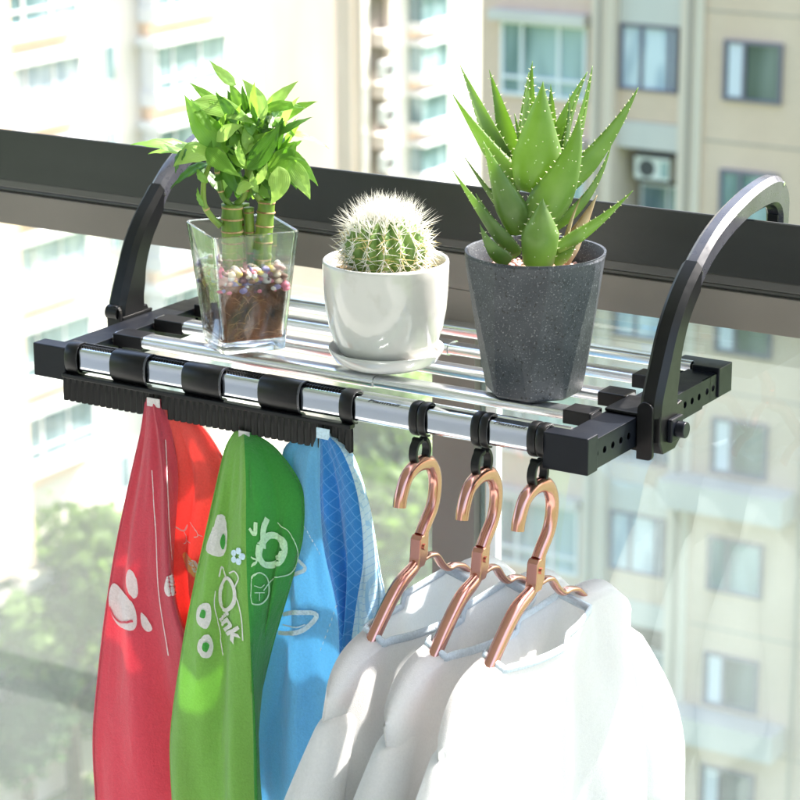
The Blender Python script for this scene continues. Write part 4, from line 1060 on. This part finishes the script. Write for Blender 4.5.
# ================================================================== CITY
GZ = -37.0
bm = B(); s = 1500; vs = [bm.verts.new(p) for p in ((-s,-s,GZ),(s,-s,GZ),(s,s,GZ),(-s,s,GZ))]; bm.faces.new(vs); tag(obj('ground', bm, M['grass']), kind='structure')
def strip_path(pts, w, z):
    bm = B(); P = smooth_path([V((x, y, z)) for x, y in pts], 6); rows = []
    for i, p in enumerate(P):
        t = (P[min(i+1, len(P)-1)]-P[max(i-1, 0)]).normalized(); q = V((-t.y, t.x, 0)); rows.append((p-q*w/2, p+q*w/2))
    loft(bm, rows, False, False); return bm
tag(obj('garden_path', strip_path([(-20,60),(-40,76),(-58,96),(-68,112),(-90,118)], 4.2, GZ+.02), M['path']), kind='structure')
tag(obj('forecourt_paving', strip_path([(-58,98),(-62,106),(-66,112)], 9, GZ+.05), M['path']), kind='structure')

def win_unit(name, w, h, fm, gm, dark=.06, mull=(.5,), trans=(), d=.10, curtain=None):
    """facing -Y, origin at lower left of the opening; the frame and its glass"""
    bm = B(); t = dark
    box(bm, 0, w, -d, 0, 0, t); box(bm, 0, w, -d, 0, h-t, h); box(bm, 0, t, -d, 0, t, h-t); box(bm, w-t, w, -d, 0, t, h-t)
    for m in mull: box(bm, w*m-t/2, w*m+t/2, -d, 0, t, h-t)
    for z in trans: box(bm, t, w-t, -d-.01, -.005, h*z-t/2, h*z+t/2)
    f = obj(name, bm, fm, None, world=False)
    bm = B(); vs = [bm.verts.new(p) for p in ((t*.5,-.03,t*.5),(w-t*.5,-.03,t*.5),(w-t*.5,-.03,h-t*.5),(t*.5,-.03,h-t*.5))]; bm.faces.new(vs)
    g = obj('pane', bm, gm, f, world=False)
    return f
def put(proto, parent, loc, rz=0, used=set()):
    if proto.name in used: o = copy_tree(proto, parent)
    else: used.add(proto.name); o = proto; o.parent = parent
    o.location = V(loc)-parent.location; o.rotation_euler = (0,0,rz); return o
def part(name, m, par, boxes, bev=0):
    bm = B()
    for b_ in boxes: box(bm, *b_)
    return obj(name, bm, m, par, bev=bev)

# ---- left block: white facade, normal +X, with projecting bay windows
XL = -51.2
lb = thing('apartment_building', 'sunlit white apartment block with stacked projecting bay windows at the left', 'building', (XL-9, 66, GZ))
part('wall', M['w_white'], lb, [(XL-18, XL, 40, 73.0, GZ+9, 22)])
part('podium', M['w_slab'], lb, [(XL-17.9, XL+.4, 40.1, 73.2, GZ, GZ+8.0)]); part('cornice', M['w_slab'], lb, [(XL-17.9, XL+1.0, 40, 73.6, GZ+8.02, GZ+8.45), (XL-17.9, XL+.5, 40, 73.4, GZ+8.5, GZ+8.98)])
part('pier', M['w_peach'], lb, [(XL+.01, XL+1.2, 54.6, 57.9, GZ+9, 22)])
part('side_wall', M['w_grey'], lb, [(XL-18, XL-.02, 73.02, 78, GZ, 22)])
bayA = None
def bay(y0, y1, ztop, h, proj):
    """projecting bay: slab, sill box and frame with glass, built facing +X"""
    f = part('bay_window', M['bframe'], lb, [(XL+.01, XL+proj+.25, y0-.25, y1+.25, ztop-.02, ztop+.28), (XL+.01, XL+proj+.12, y0-.1, y1+.1, ztop-h-.50, ztop-h)])
    t = .09; w = y1-y0
    fr = []
    for y in (y0, y0+w*.22, y0+w*.60, y1-t): fr.append((XL+proj-.08, XL+proj, y, y+t, ztop-h, ztop-.02))
    fr.append((XL+proj-.08, XL+proj+.005, y0+t, y1-t, ztop-h*.78, ztop-h*.78+.08))
    fr += [(XL+.01, XL+proj-.09, y0, y0+t*.6, ztop-h, ztop-.02)] 
    part('bay_frame', M['bframe'], f, fr)
    part('pane', M[rnd.choice(('bglass','bglass','bcurtain'))], f, [(XL+.02, XL+proj-.05, y0+.06, y1-.06, ztop-h+.001, ztop-.021)])
    part('apron', M['w_peach'], f, [(XL+.01, XL+.35, y0, y1, ztop-h-1.05, ztop-h-.5)])
for k in range(-2, 7):
    zt_ = -11.65-2.88*k
    if zt_-2 < GZ+9: continue
    bay(58.3, 61.9, zt_, 1.62, .7); bay(65.9, 70.0, zt_-.3, 1.62, .7)
for k in range(-1, 6):
    z = -12.95-2.88*k; f = part('window', M['bframe'], lb, [(XL+.01, XL+.07, 63.9, 64.5, z-.05, z+1.25)]); part('pane', M['bglass'], f, [(XL+.071, XL+.08, 63.96, 64.44, z+.02, z+1.18)])

# ---- centre block
YC, XC = 113.0, -73.4
cb_ = thing('apartment_building', 'tall beige apartment block in the distance with air conditioners on balconies', 'building', (-78, 120, GZ))
part('wall', M['w_tan2'], cb_, [(-81, XC-.01, YC, 140, GZ, 20)])
part('recessed_wall', M['w_grey'], cb_, [(-99, -81.01, YC+2.5, 140, GZ, 20)])  # greyer than the main wall: recess shadow put into the colour
part('lit_wall', M['w_white'], cb_, [(XC, XC+.4, YC+.6, YC+1.2, GZ, 20), (XC, XC+.4, YC+3.4, YC+14, GZ, 20)])  # sunlit face of the beige block, its brightness painted as white
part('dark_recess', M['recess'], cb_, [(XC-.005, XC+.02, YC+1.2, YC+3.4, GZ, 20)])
wa = win_unit('window', 1.05, 1.3, M['bframe'], M['bglass'], .07); wb = win_unit('window', 1.45, 1.55, M['bframe'], M['bcurtain'], .07)
wc = win_unit('window', 1.3, 1.4, M['bframe'], M['bglass2'], .07)
for k in range(-1, 5):
    z = -18.8-2.86*k; put(wa, cb_, (-79.0, YC-.01, z)); put(wb, cb_, (-76.15, YC-.01, z-.33)) if k % 2 == 0 else put(wc, cb_, (-76.1, YC-.01, z-.25))
for k in range(-2, 5):
    zt_ = -20.35-2.86*k
    f = part('bay_window', M['bframe'], cb_, [(XC+.41, XC+1.5, YC+5.2, YC+8.5, zt_, zt_+.25), (XC+.41, XC+1.4, YC+5.3, YC+8.4, zt_-2.1, zt_-1.55)])
    part('pane', M['bglass'], f, [(XC+.42, XC+1.25, YC+5.4, YC+8.3, zt_-1.549, zt_-.001)]); part('apron', M['w_peach'], f, [(XC+.41, XC+.7, YC+5.3, YC+8.4, zt_-2.45, zt_-2.11)])
    part('balcony_box', M['w_white'], cb_, [(XC+.03, XC+1.0, YC+2.0, YC+3.5, zt_+.35, zt_+1.15)])
    f = part('window', M['bframe'], cb_, [(XC+.4, XC+.45, YC+10, YC+10.5, zt_-1.4, zt_-.5)]); part('pane', M['bglass2'], f, [(XC+.451, XC+.46, YC+10.05, YC+10.45, zt_-1.35, zt_-.55)])
# ---- air conditioners
def ac_unit(loc, rz, label, w=.95, h=.65, d=.35, group=None):
    t = thing('air_conditioner', label, 'air conditioner', loc, rz, group)
    bm = B(); box(bm, 0, w, -d, 0, 0, h); obj('casing', bm, M['acwhite'], t, world=False, bev=.02)
    bm = B(); tube(bm, [(w*.36, -d-.012, h/2), (w*.36, -d-.002, h/2)], h*.40, 24); g = obj('fan_grille', bm, M['acdark'], t, world=False)
    bm = B(); box(bm, w*.74, w*.96, -d-.008, -d-.001, h*.15, h*.85); obj('side_panel', bm, M['bglass'], t, world=False)
    for xb_ in (.1, w-.16): bm = B(); box(bm, xb_, xb_+.06, -d, 0, -.08, -.001); obj('bracket', bm, M['acdark'], t, world=False)
    return t
nm = ['highest', 'second highest', 'middle', 'second lowest', 'lowest']
for k in range(4):
    z = -21.3-2.5*k if k < 2 else -21.3-2.6*k
    ac_unit((XC+.9, YC+1.35, z-.35), rad(90), ['topmost small white air conditioner on the distant beige block', 'small white air conditioner second from the top on the distant beige block', 'small white air conditioner just above the dark rail on the distant beige block', 'small white air conditioner low on the distant beige block, behind the rail'][k], 1.2, .95, .5, 'air conditioners on the distant block')

# ---- right block
YR = 52.0
rb = thing('apartment_building', 'nearest tan apartment block with dark framed windows behind the aloe and glass', 'building', (-20, 58, GZ))
rows_ = [-7.93-3.07*k for k in range(-1, 8)]       # window heads of the third column
part('wall', M['w_tan'], rb, [(-29.7, -26.45, YR, 66, GZ, 22), (-24.2, 6, YR, 66, GZ, 22)])
part('pier', M['w_tan2'], rb, [(-26.44, -25.86, YR-.35, 66, GZ, 22)])
part('pier', M['w_tan2'], rb, [(-24.19, -23.6, YR-.12, YR-.01, GZ, 22)])
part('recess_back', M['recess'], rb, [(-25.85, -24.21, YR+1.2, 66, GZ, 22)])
w3 = win_unit('window', 1.48, 1.42, M['bframe_dk'], M['bglass2'], .07, (.36,)); w3b = win_unit('window', 1.48, 1.42, M['bframe_dk'], M['bglass'], .07, (.36,))
w2 = win_unit('window', 1.52, 1.58, M['bframe_dk'], M['bcurtain'], .07, (.38, .86)); w1 = win_unit('window', 2.4, 1.85, M['bframe'], M['bglass'], .08, (.25,.68), (.25,))
w2b = win_unit('window', 1.5, 1.2, M['bframe'], M['bglass'], .06, (.5,))
cw = thing('dummy', 'x', 'x'); bpy.data.objects.remove(cw)
cur = mat('pale_curtain', (.62,.64,.70), .8); bm = B(); box(bm, .12, .50, -.045, -.034, .1, 1.34); obj('curtain', bm, cur, w3, world=False)
for k, z in enumerate(rows_):
    put(w3 if k % 3 != 2 else w3b, rb, (-23.07, YR-.01, z-1.42))
    put(w3b if k % 2 else w3, rb, (-18.9, YR-.01, z-1.42)); put(w3b, rb, (-14.6, YR-.01, z-1.42))
    put(w1, rb, (-29.08, YR-.01, z-1.80)); part('window_ledge', M['w_slab'], rb, [(-29.25, -26.6, YR-.45, YR-.001, z+.08, z+.33)])
    if k % 2 == 1:   # full window with spandrels
        put(w2, rb, (-25.82, YR+.05, z-1.40)); part('spandrel', M['w_slab'], rb, [(-25.85, -24.21, YR-.05, YR+.4, z-2.80, z-2.15)]); part('spandrel', M['w_slab'], rb, [(-25.85, -24.21, YR-.02, YR+.4, z+.2, z+.95)])
        part('spandrel', M['w_tan'], rb, [(-25.85, -24.21, YR, YR+.4, z-2.14, z-1.41)])
    else:
        put(w2b, rb, (-25.72, YR+1.15, z-2.0)); part('spandrel', M['w_tan'], rb, [(-25.85, -24.21, YR+.01, YR+.4, z-2.1, z-1.6)]) if k > 3 else None
    ac_unit((-24.3-1.25, YR+.75, z-.55 if k % 2 == 0 else z-60), 0, 'white air conditioner in the dark recess of the tan block, behind the aloe tips', .95, .55, .4) if k == 2 else None
for xp in (-26.15, -23.9, -20.6): 
    bm = B(); tube(bm, [(xp, YR-.5 if xp < -26 else YR-.2, GZ), (xp, YR-.5 if xp < -26 else YR-.2, 22)], .055, 8); obj('drain_pipe', bm, M['w_grey'], rb, smooth=True)
for k, z in enumerate(rows_): part('floor_joint', M['w_grey'], rb, [(-24.15 if k % 2 else -23.55, 6, YR-.012, YR-.001, z+.62, z+.66)])
# long low ledge wall low on the block, seen through the glass
for k in (4, 6): part('balcony_wall', M['w_slab'], rb, [(-24.1, -20.8, YR-.9, YR-.001, rows_[k]-2.25, rows_[k]-1.55)])

# ---- trees
def make_tree(name, label, seed, h, rad_, fm, n=2600):
    r = random.Random(seed); t = thing(name, label, 'tree', (0,0,0)); 
    bm = B(); tube(bm, [(0,0,0),(.1,.05,h*.25),(-.05,.1,h*.5),(0,0,h*.8)], [.28,.22,.16,.05], 8)
    for k in range(6):
        a = 2*pi*k/6+r.uniform(-.3,.3); z = h*r.uniform(.3,.6); tube(bm, [(0,0,z), (cos(a)*rad_*.4, sin(a)*rad_*.4, z+h*.12), (cos(a)*rad_*.75, sin(a)*rad_*.75, z+h*.2)], [.12,.07,.02], 6)
    obj('trunk', bm, M['bark'], t, world=False, smooth=True)
    bm = B(); cl = [(V((cos(a)*q, sin(a)*q, z)), s) for a, q, z, s in [(r.uniform(0, 6.28), rad_*.62*r.random()**.5, h*r.uniform(.42,.92), rad_*r.uniform(.25,.45)) for _ in range(16)]]
    for k in range(n):
        c, s = r.choice(cl); d = V((r.gauss(0,1), r.gauss(0,1), r.gauss(0,.8))).normalized()*s*r.uniform(.6,1.08); p = c+d; sz = r.uniform(.16,.36)
        nn_ = (d.normalized()+V((r.gauss(0,.6), r.gauss(0,.6), r.gauss(0,.6)))).normalized(); a = nn_.cross(V((r.random(), r.random(), r.random()))).normalized(); b = nn_.cross(a)
        bm.faces.new([bm.verts.new(p+q) for q in (a*sz, b*sz*.6, -a*sz, -b*sz*.6)])
    obj('crown', bm, fm, t, world=False); return t
pro = [make_tree('tree', 'x', 11, 9.5, 3.4, M['fol1']), make_tree('tree', 'x', 12, 8.0, 3.0, M['fol2']), make_tree('tree', 'x', 13, 7.0, 2.8, M['fol3'])]
used = [False]*3
kinds = ['mid green broadleaf tree', 'blue green bushy tree', 'light green young tree']
spots = []
tr_ = random.Random(5)
for (u, v) in [(18,600),(50,585),(85,560),(10,650),(45,640),(80,625),(110,600),(95,540),(125,540),(70,690),(25,700),(115,660),(360,560),(392,520),(418,545),(345,500),(380,600),(415,610),(350,640),(395,660),(425,580),(300,470),(330,430),(365,470),(250,500),(200,520),(150,560),(180,610),(240,590),(300,560),(285,390),(320,380),(250,420),(215,380),(300,330),(312,300),(470,600),(500,640)]:
    d = ray(u, v); k = (GZ+4.5-CAM.z)/d.z; p = CAM+d*k; spots.append((p.x, p.y))
rows_t = ['nearest', 'further']
for i, (x, y) in enumerate(spots):
    k = i % 3 if i not in (14, 13, 21) else 2
    if i in (12, 13, 14): k = 1
    o = pro[k] if not used[k] else copy_tree(pro[k]); used[k] = True
    o.location = (x, y, GZ); o.rotation_euler.z = tr_.uniform(0, 6.28); sc = tr_.uniform(.75, 1.15); o.scale = (sc, sc, sc)
    o['label'] = kinds[k]+' growing in the garden below the apartment blocks'; o['group'] = kinds[k]+'s in the garden below'
# lawn shrubs as one carpet
bm = B(); r = random.Random(8)
for k in range(9000):
    u, v = r.uniform(-20, 520), r.uniform(300, 760); d = ray(u, v); kk = (GZ+.3-CAM.z)/d.z; p = CAM+d*kk
    if p.x < XL+.6 and p.y < 74: continue
    sz = r.uniform(.15,.4); a = V((r.gauss(0,1), r.gauss(0,1), r.gauss(0,.5))).normalized(); b = a.cross(V((r.random(), r.random(), r.random()))).normalized()
    p.z = GZ+r.uniform(.05,.9); bm.faces.new([bm.verts.new(p+q) for q in (a*sz, b*sz, -a*sz, -b*sz)])
tag(obj('ground_cover', bm, M['fol3']), 'low light green shrubs covering the ground between trees', 'ground cover', kind='stuff')

# ================================================================== CAMERA / LIGHT / WORLD
cam = bpy.data.cameras.new('camera'); co = bpy.data.objects.new('camera', cam); C.objects.link(co)
cam.sensor_width = 36; cam.lens = F/800*36; cam.clip_start = .05; cam.clip_end = 4000
Rm = Matrix((r2, u2, -fwd)).transposed(); co.matrix_world = Matrix.Translation(CAM) @ Rm.to_4x4()
cam.dof.use_dof = True; cam.dof.focus_distance = 2.60; cam.dof.aperture_fstop = 12.5
bpy.context.scene.camera = co
SAZ, SEL = rad(64), rad(50)       # azimuth of the sun measured from +X towards +Y
sd = V((cos(SAZ)*cos(SEL), sin(SAZ)*cos(SEL), sin(SEL)))
sun = bpy.data.lights.new('sun', 'SUN'); sun.energy = 4.0; sun.angle = rad(.53); sun.color = (1,.95,.87)
so = bpy.data.objects.new('sun', sun); C.objects.link(so); so.rotation_euler = sd.to_track_quat('Z', 'Y').to_euler()
w = bpy.data.worlds.new('World'); bpy.context.scene.world = w; w.use_nodes = True; nt = w.node_tree
sky = nt.nodes.new('ShaderNodeTexSky'); sky.sky_type = 'NISHITA'; sky.sun_disc = False; sky.sun_elevation = SEL; sky.sun_rotation = pi/2-SAZ; sky.dust_density = 3; sky.air_density = 1.2
nt.links.new(sky.outputs[0], nt.nodes['Background'].inputs[0]); nt.nodes['Background'].inputs[1].default_value = .15
sc = bpy.context.scene; sc.view_settings.view_transform = 'Standard'; sc.view_settings.look = 'None'; sc.view_settings.exposure = 2.1; sc.view_settings.gamma = 1
sc.cycles.max_bounces = 12; sc.cycles.transparent_max_bounces = 24; sc.cycles.use_denoising = True
